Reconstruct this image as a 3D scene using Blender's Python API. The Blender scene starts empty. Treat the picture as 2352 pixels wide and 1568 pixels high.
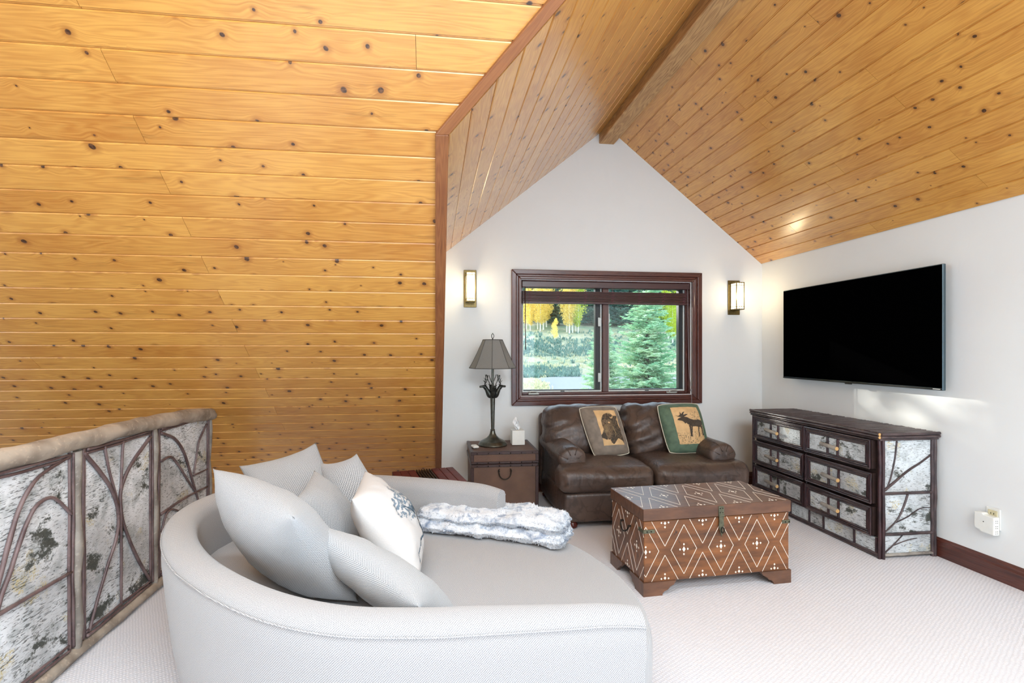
import bpy, bmesh, math, random
from math import sin, cos, pi, sqrt, radians, atan2, exp
from mathutils import Vector, Matrix, noise
random.seed(7)
S = bpy.context.scene
COL = S.collection

# ------------------------------------------------------------------ camera
YAW = math.atan(133 / 1110.0)
cam_d = bpy.data.cameras.new('camera'); cam = bpy.data.objects.new('camera', cam_d)
COL.objects.link(cam)
cam.location = (0, 0, 1.38); cam.rotation_euler = (pi / 2, 0, -YAW)
cam_d.sensor_width = 36; cam_d.lens = 1110 / 2352 * 36
cam_d.shift_x = 43 / 2352; cam_d.shift_y = 20 / 2352
cam_d.clip_start = 0.05; cam_d.clip_end = 600
S.camera = cam

# ------------------------------------------------------------------ light
w = bpy.data.worlds.new('sky'); S.world = w; w.use_nodes = True
bg = w.node_tree.nodes['Background']
bg.inputs[0].default_value = (0.66, 0.83, 1.0, 1); bg.inputs[1].default_value = 4.2

def light(name, typ, loc, rot, energy, color, **k):
    d = bpy.data.lights.new(name, typ); d.energy = energy; d.color = color
    for a, b in k.items(): setattr(d, a, b)
    o = bpy.data.objects.new(name, d); COL.objects.link(o); o.location = loc
    o.rotation_euler = rot
    return o
sun_dir = Vector((0.58, -0.81, -0.30)).normalized()
sun = light('sun', 'SUN', (-20, 40, 20), (0, 0, 0), 7.5, (1.0, 0.95, 0.86), angle=radians(0.55))
sun.rotation_euler = sun_dir.to_track_quat('-Z', 'Y').to_euler()
# daylight entering by the glazed wall behind the camera and the tall windows of the great room
light('rear_window_daylight', 'AREA', (0.4, -3.44, 1.15), (radians(90), 0, 0), 55, (0.72, 0.88, 1.0), shape='RECTANGLE', size=4.6, size_y=1.9)
light('great_room_daylight', 'AREA', (-5.85, 0.4, 1.8), (radians(90), 0, radians(-90)), 60, (0.74, 0.89, 1.0), shape='RECTANGLE', size=4.2, size_y=2.0)
light('added_rear_fill', 'AREA', (1.0, -1.85, 3.28), (math.atan(0.8), 0, 0), 200, (0.74, 0.89, 1.0), shape='RECTANGLE', size=3.2, size_y=1.1)  # unseen area lamp added under the rear slope to brighten seat and floor
light('added_front_fill', 'AREA', (-0.3, 0.45, 3.49), (-math.atan(0.8), 0, 0), 275, (0.76, 0.90, 1.0), shape='RECTANGLE', size=2.6, size_y=0.95)  # fill lamp added overhead, out of view, to lift upward-facing surfaces
S.view_settings.view_transform = 'Standard'; S.view_settings.look = 'None'
S.view_settings.gamma = 1.0; S.view_settings.use_curve_mapping = False
S.view_settings.exposure = -0.22
S.cycles.max_bounces = 7; S.cycles.diffuse_bounces = 4; S.cycles.glossy_bounces = 2; S.cycles.transparent_max_bounces = 8
S.cycles.adaptive_threshold = 0.1

# ------------------------------------------------------------------ object helpers
WO = {}
def root(name, label, cat, loc, group=None, kind=None):
    o = bpy.data.objects.new(name, None); COL.objects.link(o)
    o.empty_display_size = 0.1
    o.location = loc; WO[o.name] = Vector(loc)
    tag(o, label, cat, group, kind)
    return o
def tag(o, label=None, cat=None, group=None, kind=None):
    if label: o['label'] = label
    if cat: o['category'] = cat
    if group: o['group'] = group
    if kind: o['kind'] = kind
    return o

class MB:
    def __init__(s): s.v = []; s.f = []; s.uv = None; s.mi = None
    def add(s, vs, fs):
        b = len(s.v); s.v += [Vector(p) for p in vs]; s.f += [tuple(i + b for i in q) for q in fs]; return s
    def box(s, x0, x1, y0, y1, z0, z1):
        return s.add([(x0,y0,z0),(x1,y0,z0),(x1,y1,z0),(x0,y1,z0),(x0,y0,z1),(x1,y0,z1),(x1,y1,z1),(x0,y1,z1)],
            [(0,3,2,1),(4,5,6,7),(0,1,5,4),(1,2,6,5),(2,3,7,6),(3,0,4,7)])
    def obox(s, c, ax, ay, az):
        c = Vector(c); ax = Vector(ax); ay = Vector(ay); az = Vector(az)
        P = [c + ax*i + ay*j + az*k for k in (-1,1) for j in (-1,1) for i in (-1,1)]
        return s.add(P, [(0,2,3,1),(4,5,7,6),(0,1,5,4),(1,3,7,5),(3,2,6,7),(2,0,4,6)])
    def prism(s, poly, ext):
        """poly: list of 3D points (planar), ext: extrusion vector"""
        n = len(poly); e = Vector(ext)
        P = [Vector(p) for p in poly]; P += [p + e for p in P]
        F = [tuple(range(n - 1, -1, -1)), tuple(range(n, 2 * n))]
        F += [(i, (i + 1) % n, n + (i + 1) % n, n + i) for i in range(n)]
        return s.add(P, F)
    def tube(s, pts, r, n=7, cap=True, wob=0.0, seed=0):
        pts = [Vector(p) for p in pts]; m = len(pts)
        if not hasattr(r, '__len__'): r = [r] * m
        V = []; F = []
        t0 = (pts[1] - pts[0]).normalized()
        up = Vector((0, 0, 1)) if abs(t0.z) < 0.9 else Vector((1, 0, 0))
        a = t0.cross(up).normalized()
        for i, p in enumerate(pts):
            t = (pts[min(i + 1, m - 1)] - pts[max(i - 1, 0)]).normalized()
            a = (a - t * a.dot(t)).normalized(); b = t.cross(a)
            for k in range(n):
                an = 2 * pi * k / n
                rr = r[i] * (1 + wob * noise.noise(Vector((p.x * 9 + seed, p.y * 9 + p.z * 9, an * 1.3))))
                V.append(p + (a * cos(an) + b * sin(an)) * rr)
        for i in range(m - 1):
            for k in range(n):
                k2 = (k + 1) % n
                F.append((i * n + k, i * n + k2, (i + 1) * n + k2, (i + 1) * n + k))
        if cap:
            F.append(tuple(range(n - 1, -1, -1))); F.append(tuple((m - 1) * n + k for k in range(n)))
        return s.add(V, F)
    def lathe(s, prof, c, n=24, capb=True, capt=True):
        c = Vector(c); V = []; F = []
        for r, z in prof:
            for k in range(n):
                a = 2 * pi * k / n; V.append(c + Vector((r * cos(a), r * sin(a), z)))
        for i in range(len(prof) - 1):
            for k in range(n):
                k2 = (k + 1) % n
                F.append((i*n+k, i*n+k2, (i+1)*n+k2, (i+1)*n+k))
        if capb: F.append(tuple(range(n - 1, -1, -1)))
        if capt: F.append(tuple((len(prof)-1)*n + k for k in range(n)))
        return s.add(V, F)
    def grid(s, fn, nu, nv, flip=False, closed=False):
        b = len(s.v); V = [fn(i / nu, j / nv) for j in range(nv + 1) for i in range(nu + (0 if closed else 1))]
        w_ = nu if closed else nu + 1; F = []
        for j in range(nv):
            for i in range(nu):
                i2 = (i + 1) % w_
                q = (j*w_+i, j*w_+i2, (j+1)*w_+i2, (j+1)*w_+i)
                F.append(q[::-1] if flip else q)
        return s.add(V, F)
    def rbox(s, c, d, r, n=5, m=6, puff=(0,0,0), disp=None):
        """rounded box, half sizes d, edge radius r, puff per axis; disp(p, nrm)->offset"""
        c = Vector(c); d = Vector(d)
        def ts(k):
            L = d[k]; a = [-L + r * (1 - cos(pi / 2 * i / n)) for i in range(n)]
            mid = [(-L + r) + (2 * L - 2 * r) * i / m for i in range(m + 1)]
            return a + mid + [-x for x in a[::-1]]
        vid = {}; V = []; F = []
        def vert(p):
            k = tuple(round(x, 6) for x in p)
            if k in vid: return vid[k]
            q = Vector([max(-d[i] + r, min(d[i] - r, p[i])) for i in range(3)])
            e = Vector(p) - q
            nn = e.normalized() if e.length > 1e-9 else Vector((0, 0, 1))
            o = q + nn * r
            u = [min(1, abs(o[i]) / d[i]) for i in range(3)]
            for i in range(3):
                j, l = (i + 1) % 3, (i + 2) % 3
                if puff[i]: o[i] += (1 if p[i] > 0 else -1) * puff[i] * (1 - u[j] ** 2) * (1 - u[l] ** 2) * u[i] ** 2
            w_ = c + o
            if disp: w_ = w_ + disp(w_, nn, o)
            vid[k] = len(V); V.append(w_); return vid[k]
        for ax in range(3):
            a1, a2 = (ax + 1) % 3, (ax + 2) % 3
            A, B = ts(a1), ts(a2)
            for sg in (-1, 1):
                for i in range(len(A) - 1):
                    for j in range(len(B) - 1):
                        q = []
                        for (x, y) in ((A[i],B[j]),(A[i+1],B[j]),(A[i+1],B[j+1]),(A[i],B[j+1])):
                            p = [0, 0, 0]; p[ax] = sg * d[ax]; p[a1] = x; p[a2] = y; q.append(vert(p))
                        if len(set(q)) < 3: continue
                        F.append(tuple(q) if sg > 0 else tuple(q[::-1]))
        return s.add(V, F)
    def build(s, name, mat, parent=None, smooth=False, bevel=0, seg=1, uvf=None, origin=None, angle=None, label=None, kind=None, weld=False):
        me = bpy.data.meshes.new(name)
        po = WO[parent.name] if parent else Vector((0, 0, 0))
        if origin is None:
            n = len(s.v); mn = [min(p[i] for p in s.v) for i in range(3)]; mx = [max(p[i] for p in s.v) for i in range(3)]
            origin = Vector(((mn[0]+mx[0])/2, (mn[1]+mx[1])/2, mn[2]))
        origin = Vector(origin)
        me.from_pydata([tuple(p - origin) for p in s.v], [], s.f)
        if weld or bevel:
            bm = bmesh.new(); bm.from_mesh(me)
            if weld: bmesh.ops.remove_doubles(bm, verts=bm.verts, dist=1e-5)
            if bevel:
                bmesh.ops.recalc_face_normals(bm, faces=bm.faces)
                ed = [e for e in bm.edges if len(e.link_faces) == 2 and e.calc_face_angle(0) > 0.5]
                bmesh.ops.bevel(bm, geom=ed, offset=bevel, segments=seg, profile=0.5, affect='EDGES', clamp_overlap=True)
            bm.to_mesh(me); bm.free()
        if uvf:
            uvl = me.uv_layers.new(name='UVMap')
            vs = me.vertices
            for l in me.loops:
                uvl.data[l.index].uv = uvf(vs[l.vertex_index].co + origin)
        if mat: 
            for m_ in (mat if isinstance(mat, (list, tuple)) else [mat]): me.materials.append(m_)
        if smooth:
            me.polygons.foreach_set('use_smooth', [True] * len(me.polygons))
            if angle:
                try: me.set_sharp_from_angle(angle=radians(angle))
                except Exception: pass
        me.update()
        o = bpy.data.objects.new(name, me); COL.objects.link(o)
        o.parent = parent; o.location = origin - po; WO[o.name] = origin
        if label: o['label'] = label
        if kind: o['kind'] = kind
        return o
def inst(src, name, parent, world_loc, rot=None, scale=None):
    """a copy of a mesh object that shares its mesh data"""
    o = bpy.data.objects.new(name, src.data); COL.objects.link(o)
    o.parent = parent; po = WO[parent.name] if parent else Vector((0,0,0))
    o.location = Vector(world_loc) - po; WO[o.name] = Vector(world_loc)
    if rot: o.rotation_euler = rot
    if scale: o.scale = scale
    return o
def catmull(P, n=8, closed=False):
    P = [Vector(p) for p in P]; m = len(P); out = []
    for i in range(m - (0 if closed else 1)):
        g = (lambda k: P[k % m]) if closed else (lambda k: P[max(0, min(m - 1, k))])
        a, b, c, d = g(i - 1), g(i), g(i + 1), g(i + 2)
        for k in range(n):
            t = k / n
            out.append(0.5 * ((2*b) + (c - a)*t + (2*a - 5*b + 4*c - d)*t*t + (3*b - a - 3*c + d)*t**3))
    if not closed: out.append(P[-1])
    return out

# ------------------------------------------------------------------ material helpers
def srgb(r, g, b):
    f = lambda c: (c/255/12.92) if c/255 <= 0.04045 else ((c/255 + 0.055)/1.055)**2.4
    return (f(r), f(g), f(b), 1)
class NT:
    def __init__(s, name):
        s.m = bpy.data.materials.new(name); s.m.use_nodes = True; s.t = s.m.node_tree
        s.p = s.t.nodes['Principled BSDF']; s.out = s.t.nodes['Material Output']
    def n(s, typ, ins=None, **props):
        nd = s.t.nodes.new('ShaderNode' + typ)
        for k, v in props.items(): setattr(nd, k, v)
        if ins:
            for k, v in ins.items(): s.set(nd.inputs[k], v)
        return nd
    def set(s, sock, v):
        if isinstance(v, bpy.types.NodeSocket): s.t.links.new(v, sock)
        elif isinstance(v, bpy.types.Node): s.t.links.new(v.outputs[0], sock)
        else:
            try: sock.default_value = v
            except Exception: sock.default_value = v[:3]
    def math(s, op, a, b=None, c=None, clamp=False):
        i = {0: a}
        if b is not None: i[1] = b
        if c is not None: i[2] = c
        nd = s.n('Math', i, operation=op); nd.use_clamp = clamp; return nd.outputs[0]
    def vmath(s, op, a, b=None):
        i = {0: a}
        if b is not None: i[1] = b
        return s.n('VectorMath', i, operation=op).outputs[0]
    def map(s, v, a, b, c=0.0, d=1.0, smooth=False):
        nd = s.n('MapRange', {0: v, 1: a, 2: b, 3: c, 4: d})
        if smooth: nd.interpolation_type = 'SMOOTHSTEP'
        return nd.outputs[0]
    def mix(s, f, a, b, blend='MIX'):
        nd = s.t.nodes.new('ShaderNodeMix'); nd.data_type = 'RGBA'; nd.blend_type = blend; nd.clamp_factor = True
        s.set(nd.inputs[0], f); s.set(nd.inputs[6], a); s.set(nd.inputs[7], b); return nd.outputs[2]
    def noise(s, vec, scale, detail=2, rough=0.5, dist=0.0, dim='3D'):
        nd = s.n('TexNoise', {'Vector': vec, 'Scale': scale, 'Detail': detail, 'Roughness': rough, 'Distortion': dist}, noise_dimensions=dim); return nd.outputs[0]
    def coord(s, kind='Object', rand=True, scale=None):
        c = s.n('TexCoord').outputs[kind]
        if scale: c = s.vmath('MULTIPLY', c, scale)
        if rand:
            r = s.n('ObjectInfo').outputs['Random']
            o = s.n('CombineXYZ', {0: s.math('MULTIPLY', r, 91.7), 1: s.math('MULTIPLY', r, 53.3), 2: s.math('MULTIPLY', r, 37.1)})
            c = s.vmath('ADD', c, o.outputs[0])
        return c
    def bump(s, h, strength=0.3, dist=0.01, normal=None):
        i = {'Height': h, 'Strength': strength, 'Distance': dist}
        if normal: i['Normal'] = normal
        b = s.n('Bump', i); s.t.links.new(b.outputs[0], s.p.inputs['Normal']); return b.outputs[0]
    def done(s, color=None, rough=None, metal=None, spec=None, coat=None, sheen=None):
        P = s.p.inputs
        if color is not None: s.set(P['Base Color'], color)
        if rough is not None: s.set(P['Roughness'], rough)
        if metal is not None: s.set(P['Metallic'], metal)
        if spec is not None: s.set(P['Specular IOR Level'], spec)
        if coat is not None: s.set(P['Coat Weight'], coat); s.set(P['Coat Roughness'], 0.24)
        if sheen is not None: s.set(P['Sheen Weight'], sheen)
        return s.m
def plain(name, c, rough=0.5, metal=0.0, spec=0.5, var=0.06, scale=30, bump=0.0):
    """one colour with faint procedural mottling"""
    t = NT(name); co = t.coord()
    nz = t.noise(co, scale, 4)
    k = t.map(nz, 0.3, 0.7, 1 - var, 1 + var)
    col = t.n('VectorMath', {0: c[:3], 1: t.n('CombineXYZ', {0: k, 1: k, 2: k}).outputs[0]}, operation='MULTIPLY').outputs[0]
    if bump: t.bump(nz, bump, 0.004)
    return t.done(col, rough, metal, spec)
def wood(name, light_c, dark_c, knot_c, rough=0.27, knots=0.78, kscale=6.2, grain=1.0, tone=0.16, coat=0.0):
    """boards: UV = metres (along, across); knots, ring figure and fine grain, each board of its own tone"""
    t = NT(name)
    uv = t.coord('UV')
    rnd = t.n('ObjectInfo').outputs['Random']
    warp = t.vmath('MULTIPLY', t.n('TexNoise', {'Vector': uv, 'Scale': 9.0, 'Detail': 1.0}).outputs['Color'], (0.022, 0.016, 0))
    kuv = t.vmath('ADD', uv, warp)
    vo = t.n('TexVoronoi', {'Vector': kuv, 'Scale': kscale, 'Randomness': 1.0}, voronoi_dimensions='2D')
    d = vo.outputs['Distance']; rc = t.n('SeparateColor', {0: vo.outputs['Color']})
    keep = t.math('GREATER_THAN', rc.outputs[0], 1 - knots)
    rad = t.math('MULTIPLY', t.map(rc.outputs[1], 0, 1, 0.018, 0.082), keep)
    core = t.map(t.math('DIVIDE', d, t.math('ADD', rad, 0.0005)), 0.75, 1.1, 1, 0, True)
    halo = t.map(t.math('DIVIDE', d, t.math('ADD', rad, 0.0005)), 0.8, 3.2, 1, 0, True)
    swirl = t.math('MULTIPLY', t.map(d, 0.0, 0.35, 1, 0, True), keep)
    sx = t.n('SeparateXYZ', {0: uv})
    wv = t.math('ADD', sx.outputs[1], t.math('MULTIPLY', swirl, 0.018))
    g1 = t.n('CombineXYZ', {0: t.math('MULTIPLY', sx.outputs[0], 0.9), 1: t.math('MULTIPLY', wv, 9.0)}).outputs[0]
    figure = t.noise(g1, 1.6, 2, 0.5, 0.3)
    rings = t.math('SINE', t.math('MULTIPLY', figure, 70.0))
    g2 = t.n('CombineXYZ', {0: t.math('MULTIPLY', sx.outputs[0], 4.0), 1: t.math('MULTIPLY', wv, 190.0)}).outputs[0]
    fine = t.noise(g2, 1.0, 3, 0.6)
    blot = t.noise(uv, 3.0, 3)
    f = t.math('ADD', t.math('MULTIPLY', rings, 0.14 * grain), t.math('ADD', t.math('MULTIPLY', t.map(fine, 0.3, 0.7, -0.5, 0.5), 0.40 * grain), t.math('MULTIPLY', t.map(blot, 0.3, 0.7, -0.5, 0.5), 0.35)))
    f = t.math('ADD', f, t.math('ADD', 0.35, t.math('MULTIPLY', t.math('SUBTRACT', rnd, 0.5), tone * 2)), clamp=True)
    col = t.mix(f, light_c, dark_c)
    col = t.mix(t.math('MULTIPLY', halo, 0.5), col, (dark_c[0]*0.62, dark_c[1]*0.48, dark_c[2]*0.42, 1))
    kin = t.noise(uv, 95, 3, 0.7)
    col = t.mix(core, col, t.mix(t.map(kin, 0.45, 0.62), knot_c, [min(1, x * 3.2) for x in knot_c[:3]] + [1]))
    stain = t.math('MULTIPLY', t.map(t.noise(t.vmath('MULTIPLY', uv, (2.2, 26, 1)), 1.0, 4, 0.65), 0.62, 0.74), 0.5)
    col = t.mix(stain, col, (dark_c[0]*0.45, dark_c[1]*0.45, dark_c[2]*0.55, 1))
    t.bump(t.math('SUBTRACT', fine, t.math('MULTIPLY', core, 0.5)), 0.10, 0.003)
    return t.done(col, t.map(fine, 0.3, 0.7, rough, rough + 0.1), coat=coat, spec=0.5)

PINE = wood('golden_knotty_pine', srgb(226, 167, 84), srgb(182, 113, 44), srgb(66, 42, 26), 0.27, coat=0.9)
BEAMW = wood('rough_timber', srgb(206, 164, 112), srgb(142, 100, 60), srgb(60, 40, 26), 0.5, knots=0.25, kscale=3.0, grain=1.6)
CEDAR = wood('cedar_trim', srgb(160, 104, 62), srgb(118, 68, 40), srgb(58, 36, 24), 0.4, knots=0.35, kscale=4.0)
MAHOG = wood('mahogany_stain', srgb(98, 54, 44), srgb(54, 27, 24), srgb(40, 18, 14), 0.25, knots=0.0, grain=1.2, tone=0.05, coat=0.3)
WHITE = None
def wallmat():
    t = NT('white_plaster'); co = t.coord('Object', rand=False)
    a = t.noise(co, 1.6, 4, 0.6, 1.5); b = t.noise(co, 90, 3)
    h = t.math('ADD', t.math('MULTIPLY', t.map(a, 0.47, 0.53, 0, 1, True), 0.6), t.math('MULTIPLY', b, 0.15))
    t.bump(h, 0.10, 0.006)
    return t.done(t.mix(a, srgb(228, 229, 228), srgb(233, 234, 233)), 0.7, spec=0.25)
WALL = wallmat()
def carpetmat():
    t = NT('cream_loop_carpet'); co = t.coord('Object', rand=False)
    sx = t.n('SeparateXYZ', {0: co})
    wob = t.math('MULTIPLY', t.noise(co, 22, 3), 6.0)
    a = t.math('SINE', t.math('ADD', wob, t.math('MULTIPLY', t.math('ADD', t.math('MULTIPLY', sx.outputs[0], 0.86), t.math('MULTIPLY', sx.outputs[1], 0.5)), 520)))
    b = t.math('SINE', t.math('ADD', wob, t.math('MULTIPLY', t.math('SUBTRACT', t.math('MULTIPLY', sx.outputs[1], 0.86), t.math('MULTIPLY', sx.outputs[0], 0.5)), 400)))
    fuzz = t.noise(co, 330, 2)
    h = t.math('ADD', t.math('MULTIPLY', t.math('MULTIPLY', t.math('ADD', a, 1.0), t.math('ADD', b, 1.0)), 0.25), t.math('MULTIPLY', fuzz, 0.6))
    big = t.noise(co, 0.9, 2)
    col = t.mix(t.map(h, 0.1, 1.2), srgb(212, 210, 214), srgb(236, 233, 236))
    col = t.mix(t.map(big, 0.35, 0.65, 0.0, 0.4), col, srgb(228, 225, 228), 'MIX')
    col = t.mix(t.map(h, 0.1, 1.2), t.mix(0.25, col, srgb(184, 184, 192)), col)
    t.bump(h, 0.3, 0.005)
    return t.done(col, 0.95, spec=0.1, sheen=0.2)
CARPET = carpetmat()
BLACKMETAL = plain('dark_bronze', srgb(56, 50, 44), 0.42, 0.85)
BRASS = plain('antique_brass', srgb(120, 104, 66), 0.38, 0.8, var=0.2, scale=60)
PEWTER = plain('aged_pewter_bronze', srgb(104, 104, 96), 0.33, 0.9, var=0.2, scale=40)
WHITEPL = plain('white_plastic', srgb(232, 232, 226), 0.35, var=0.02)
# ================================================================== STRUCTURE
TH = math.atan(0.8); CT, ST = cos(TH), sin(TH); K = 1 / CT          # every roof slope has the same pitch
def struct(o, label, cat): tag(o, label, cat, None, 'structure'); return o
def MZ(y): return 3.888 - 0.8 * y                                   # main slope
def LZ(x): return 2.28 + 0.8 * (x - 0.055)                          # left dormer slope
def RZ(x): return 2.28 + 0.8 * (3.345 - x)
FAR = 4.64; RIGHT = 3.36

# floors
struct(MB().box(-1.66, 3.5, -3.6, 5.3, -0.3, 0).build('floor', CARPET, origin=(0,0,0)), 'cream looped carpet covering the loft floor', 'floor')
struct(MB().box(-6.2, 3.5, -3.8, 6.6, -2.9, -2.7).build('floor', MAHOG, origin=(0,0,-2.9), uvf=lambda c:(c.x,c.y)), 'dark lower level floor beyond the birch railing', 'floor')

# ceilings: backing slabs with every board a part
m = MB(); pl = [(-6,-0.6),(3.5,-0.6),(3.5,2.01),(3.345,2.01),(1.7,0.365),(0.055,2.01),(0.055,5.2),(-1.66,5.2),(-1.66,6.5),(-6,6.5)]
m.prism([(x, y, MZ(y) + 0.015 * K) for x, y in pl], (0, 0.06, 0.10))
main_c = struct(m.build('ceiling', PINE, origin=(0,0,0), uvf=lambda c: (c.x, c.y * K)), 'long sloped ceiling of golden knotty pine boards at left', 'ceiling')
m = MB(); m.prism([(x, y, LZ(x) + 0.015 * K) for x, y in [(0.055,2.01),(1.7,0.365),(1.7,4.82),(0.055,4.82)]], (-0.06, 0, 0.10))
left_c = struct(m.build('ceiling', PINE, origin=(0,0,0), uvf=lambda c: (c.y, c.x * K)), 'left slope of dormer ceiling in glossy pine boards', 'ceiling')
m = MB(); m.prism([(x, y, RZ(x) + 0.015 * K) for x, y in [(1.7,0.365),(3.46,2.12),(3.46,4.82),(1.7,4.82)]], (0.06, 0, 0.10))
right_c = struct(m.build('ceiling', PINE, origin=(0,0,0), uvf=lambda c: (c.y, c.x * K)), 'right slope of dormer ceiling in knotty pine above television', 'ceiling')
m = MB(); m.prism([(-6,-0.6,4.368),(3.5,-0.6,4.368),(3.5,-3.7,1.89),(-6,-3.7,1.89)], (0,-0.06,0.10))
struct(m.build('ceiling', PINE, origin=(0,0,0), uvf=lambda c: (c.x, c.y * K)), 'rear pine slope behind the viewer', 'ceiling')

PITCH = 0.1165
XS = [(0, -0.014), (0, -0.0035), (0.0035, 0), (PITCH - 0.0085, 0), (PITCH - 0.0055, -0.0065), (PITCH - 0.0004, -0.0065), (PITCH - 0.0004, -0.014)]
def plank(parent, P, w0, l0, l1, uvf):
    n = len(XS); V = [P(w0 + w_, d, l0(w0 + w_)) for w_, d in XS] + [P(w0 + w_, d, l1(w0 + w_)) for w_, d in XS]
    F = [tuple(range(n)), tuple(range(2*n-1, n-1, -1))] + [(i, n + i, n + (i+1) % n, (i+1) % n) for i in range(n)]
    m = MB().add(V, F); dz = random.uniform(-0.0006, 0.0006)
    return m.build('plank', PINE, parent, uvf=uvf)
NM = Vector((0, -ST, -CT))
def PM(w_, d, l): return Vector((l, w_ * CT, 3.888 - w_ * ST)) + NM * d
def xr(w_): return max(0.0, 2.012 - w_ * CT) + 0.004
for k in range(-7, 33):
    w0 = 2.457 + k * PITCH
    js = [-1.155, -3.9] if k % 2 else [-2.9 + 0.5 * ((k * 7) % 3 - 1)]
    if k == -2: js = [-0.07]
    if k == 12: js = [-2.47]
    xs = [-5.95] + sorted(js) + [None]
    if (2.457 + k * PITCH) * CT > 3.7: pass
    for a, b in zip(xs[:-1], xs[1:]):
        plank(main_c, PM, w0, (lambda w_, a=a: a + 0.0008), (lambda w_, b=b: xr(w_) if b is None else b - 0.0008), lambda c: (c.x, c.y * K))
NL = Vector((ST, 0, -CT)); NR = Vector((-ST, 0, -CT))
def PL(w_, d, l): return Vector((0.055 + w_ * CT, l, 2.28 + w_ * ST)) + NL * d
def PR(w_, d, l): return Vector((3.358 - w_ * CT, l, RZ(3.358) + w_ * ST)) + NR * d
for k in range(18):
    w0 = 0.006 + k * PITCH
    for P, par, va in ((PL, left_c, lambda w_: 2.01 - w_ * CT + 0.03), (PR, right_c, lambda w_: 2.02 - w_ * CT)):
        js = sorted({(0, 0): [3.45], (1, 0): [2.75], (0, 1): [3.3], (1, 1): [2.5]}[(k % 2, 0 if P is PL else 1)])
        if k % 3 == 2: js = [js[0] + 0.62]
        xs = [None] + js + [FAR + 0.02]
        for a, b in zip(xs[:-1], xs[1:]):
            plank(par, P, w0, (lambda w_, a=a, va=va: va(w_) if a is None else a + 0.0008), (lambda w_, b=b: b - 0.0008), lambda c: (c.y, c.x * K))

# walls
m = MB(); Y0, D = FAR, (0, 0.18, 0)
wx0, wx1, wz0, wz1 = 0.83, 2.575, 0.935, 2.065
def poly(pts): m.prism([(x, Y0, z) for x, z in pts], D)
poly([(0.03,-0.02),(wx0,-0.02),(wx0,LZ(wx0)),(0.03,LZ(0.03))])
poly([(wx1,-0.02),(3.5,-0.02),(3.5,RZ(3.5)),(wx1,RZ(wx1))])
poly([(wx0,-0.02),(wx1,-0.02),(wx1,wz0),(wx0,wz0)])
poly([(wx0,wz1),(wx1,wz1),(wx1,RZ(wx1)),(1.7,3.6),(wx0,LZ(wx0))])
wall_far = struct(m.build('wall_far', WALL, origin=(1.7,FAR,0)), 'white plastered gable wall with the window', 'wall')
m = MB(); m.prism([(RIGHT,y,z) for y, z in [(4.82,-0.02),(4.82,2.33),(2.01,2.33),(2.0,2.3),(-0.6,4.4),(-3.7,1.9),(-3.7,-0.02)]], (0.15,0,0))
wall_right = struct(m.build('wall_right', WALL, origin=(RIGHT,1,0)), 'white plastered wall behind the television', 'wall')
m = MB(); m.prism([(0.03,2.03,2.30),(0.03,4.64,2.30),(0.03,4.64,0.0),(0.03,4.64,0.176)], (0.022,0,0))
struct(m.build('wall_left', WALL, origin=(0.04,4.6,0)), 'narrow white cheek wall at left of dormer', 'wall')
m = MB()
for a in [(-6.1,3.5,-2.7,0.12),(-6.1,-2.0,0.12,2.1),(2.8,3.5,0.12,2.1),(-2.0,2.8,2.06,2.1)]: m.box(a[0],a[1],-3.75,-3.6,a[2],a[3])
struct(m.build('wall_back', WALL, origin=(0,-3.6,-2.7)), 'white wall with wide glazing behind the viewer', 'wall')
m = MB()
for x in (-2.0,-0.45,1.15,2.72): m.box(x,x+0.08,-3.7,-3.62,0.12,2.06)
m.box(-2.0,2.8,-3.7,-3.62,0.12,0.2).box(-2.0,2.8,-3.7,-3.62,1.98,2.06)
struct(m.build('window_2', MAHOG, origin=(0.4,-3.66,0.12)), 'wide mahogany framed glazing behind the viewer', 'window')
m = MB()
for a in [(-3.75,-1.5,-2.7,4.6),(3.1,6.6,-2.7,4.6),(-1.5,3.1,-2.7,-0.1),(-1.5,3.1,2.7,4.6)]: m.box(-6.15,-6.0,a[0],a[1],a[2],a[3])
struct(m.build('wall_side', WALL, origin=(-6.1,0,-2.7)), 'great room wall with tall windows at far left', 'wall')
m = MB().box(-6.1,0.03,6.5,6.6,-2.7,0.2)
struct(m.build('wall_low', WALL, origin=(-3,6.55,-2.7)), 'low wall of the level below the slope', 'wall')
m = MB().box(-1.67,-1.65,-3.6,5.0,-2.7,-0.02)
struct(m.build('wall_stair', WALL, origin=(-1.66,0,-2.7)), 'wall under the loft edge', 'wall')

m = MB(); cyk = [(-0.65,-1.40),(2.65,-1.40),(2.65,-2.35),(-0.65,-2.35)]
for (a, b) in zip(cyk, cyk[1:]+cyk[:1]):
    p, q = Vector((a[0],a[1],4.368+0.8*(a[1]+0.6)-0.02)), Vector((b[0],b[1],4.368+0.8*(b[1]+0.6)-0.02)); m.tube([p,q],0.03,4)
struct(m.build('added_rear_frame', MAHOG, uvf=lambda c:(c.x,c.y)), 'wide frame added round the unseen fill lamp in the rear slope', 'window')  # frame made up to dress the added rear fill lamp
m = MB(); cyk = [(-1.65,0.05),(1.05,0.05),(1.05,0.85),(-1.65,0.85)]
for (a, b) in zip(cyk, cyk[1:]+cyk[:1]): m.tube([(a[0],a[1],MZ(a[1])-0.02),(b[0],b[1],MZ(b[1])-0.02)],0.03,4)
struct(m.build('added_front_frame', MAHOG, uvf=lambda c:(c.x,c.y)), 'frame added round the unseen fill lamp in the pine slope above the viewer', 'window')  # frame made up to dress the added overhead fill lamp
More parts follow.
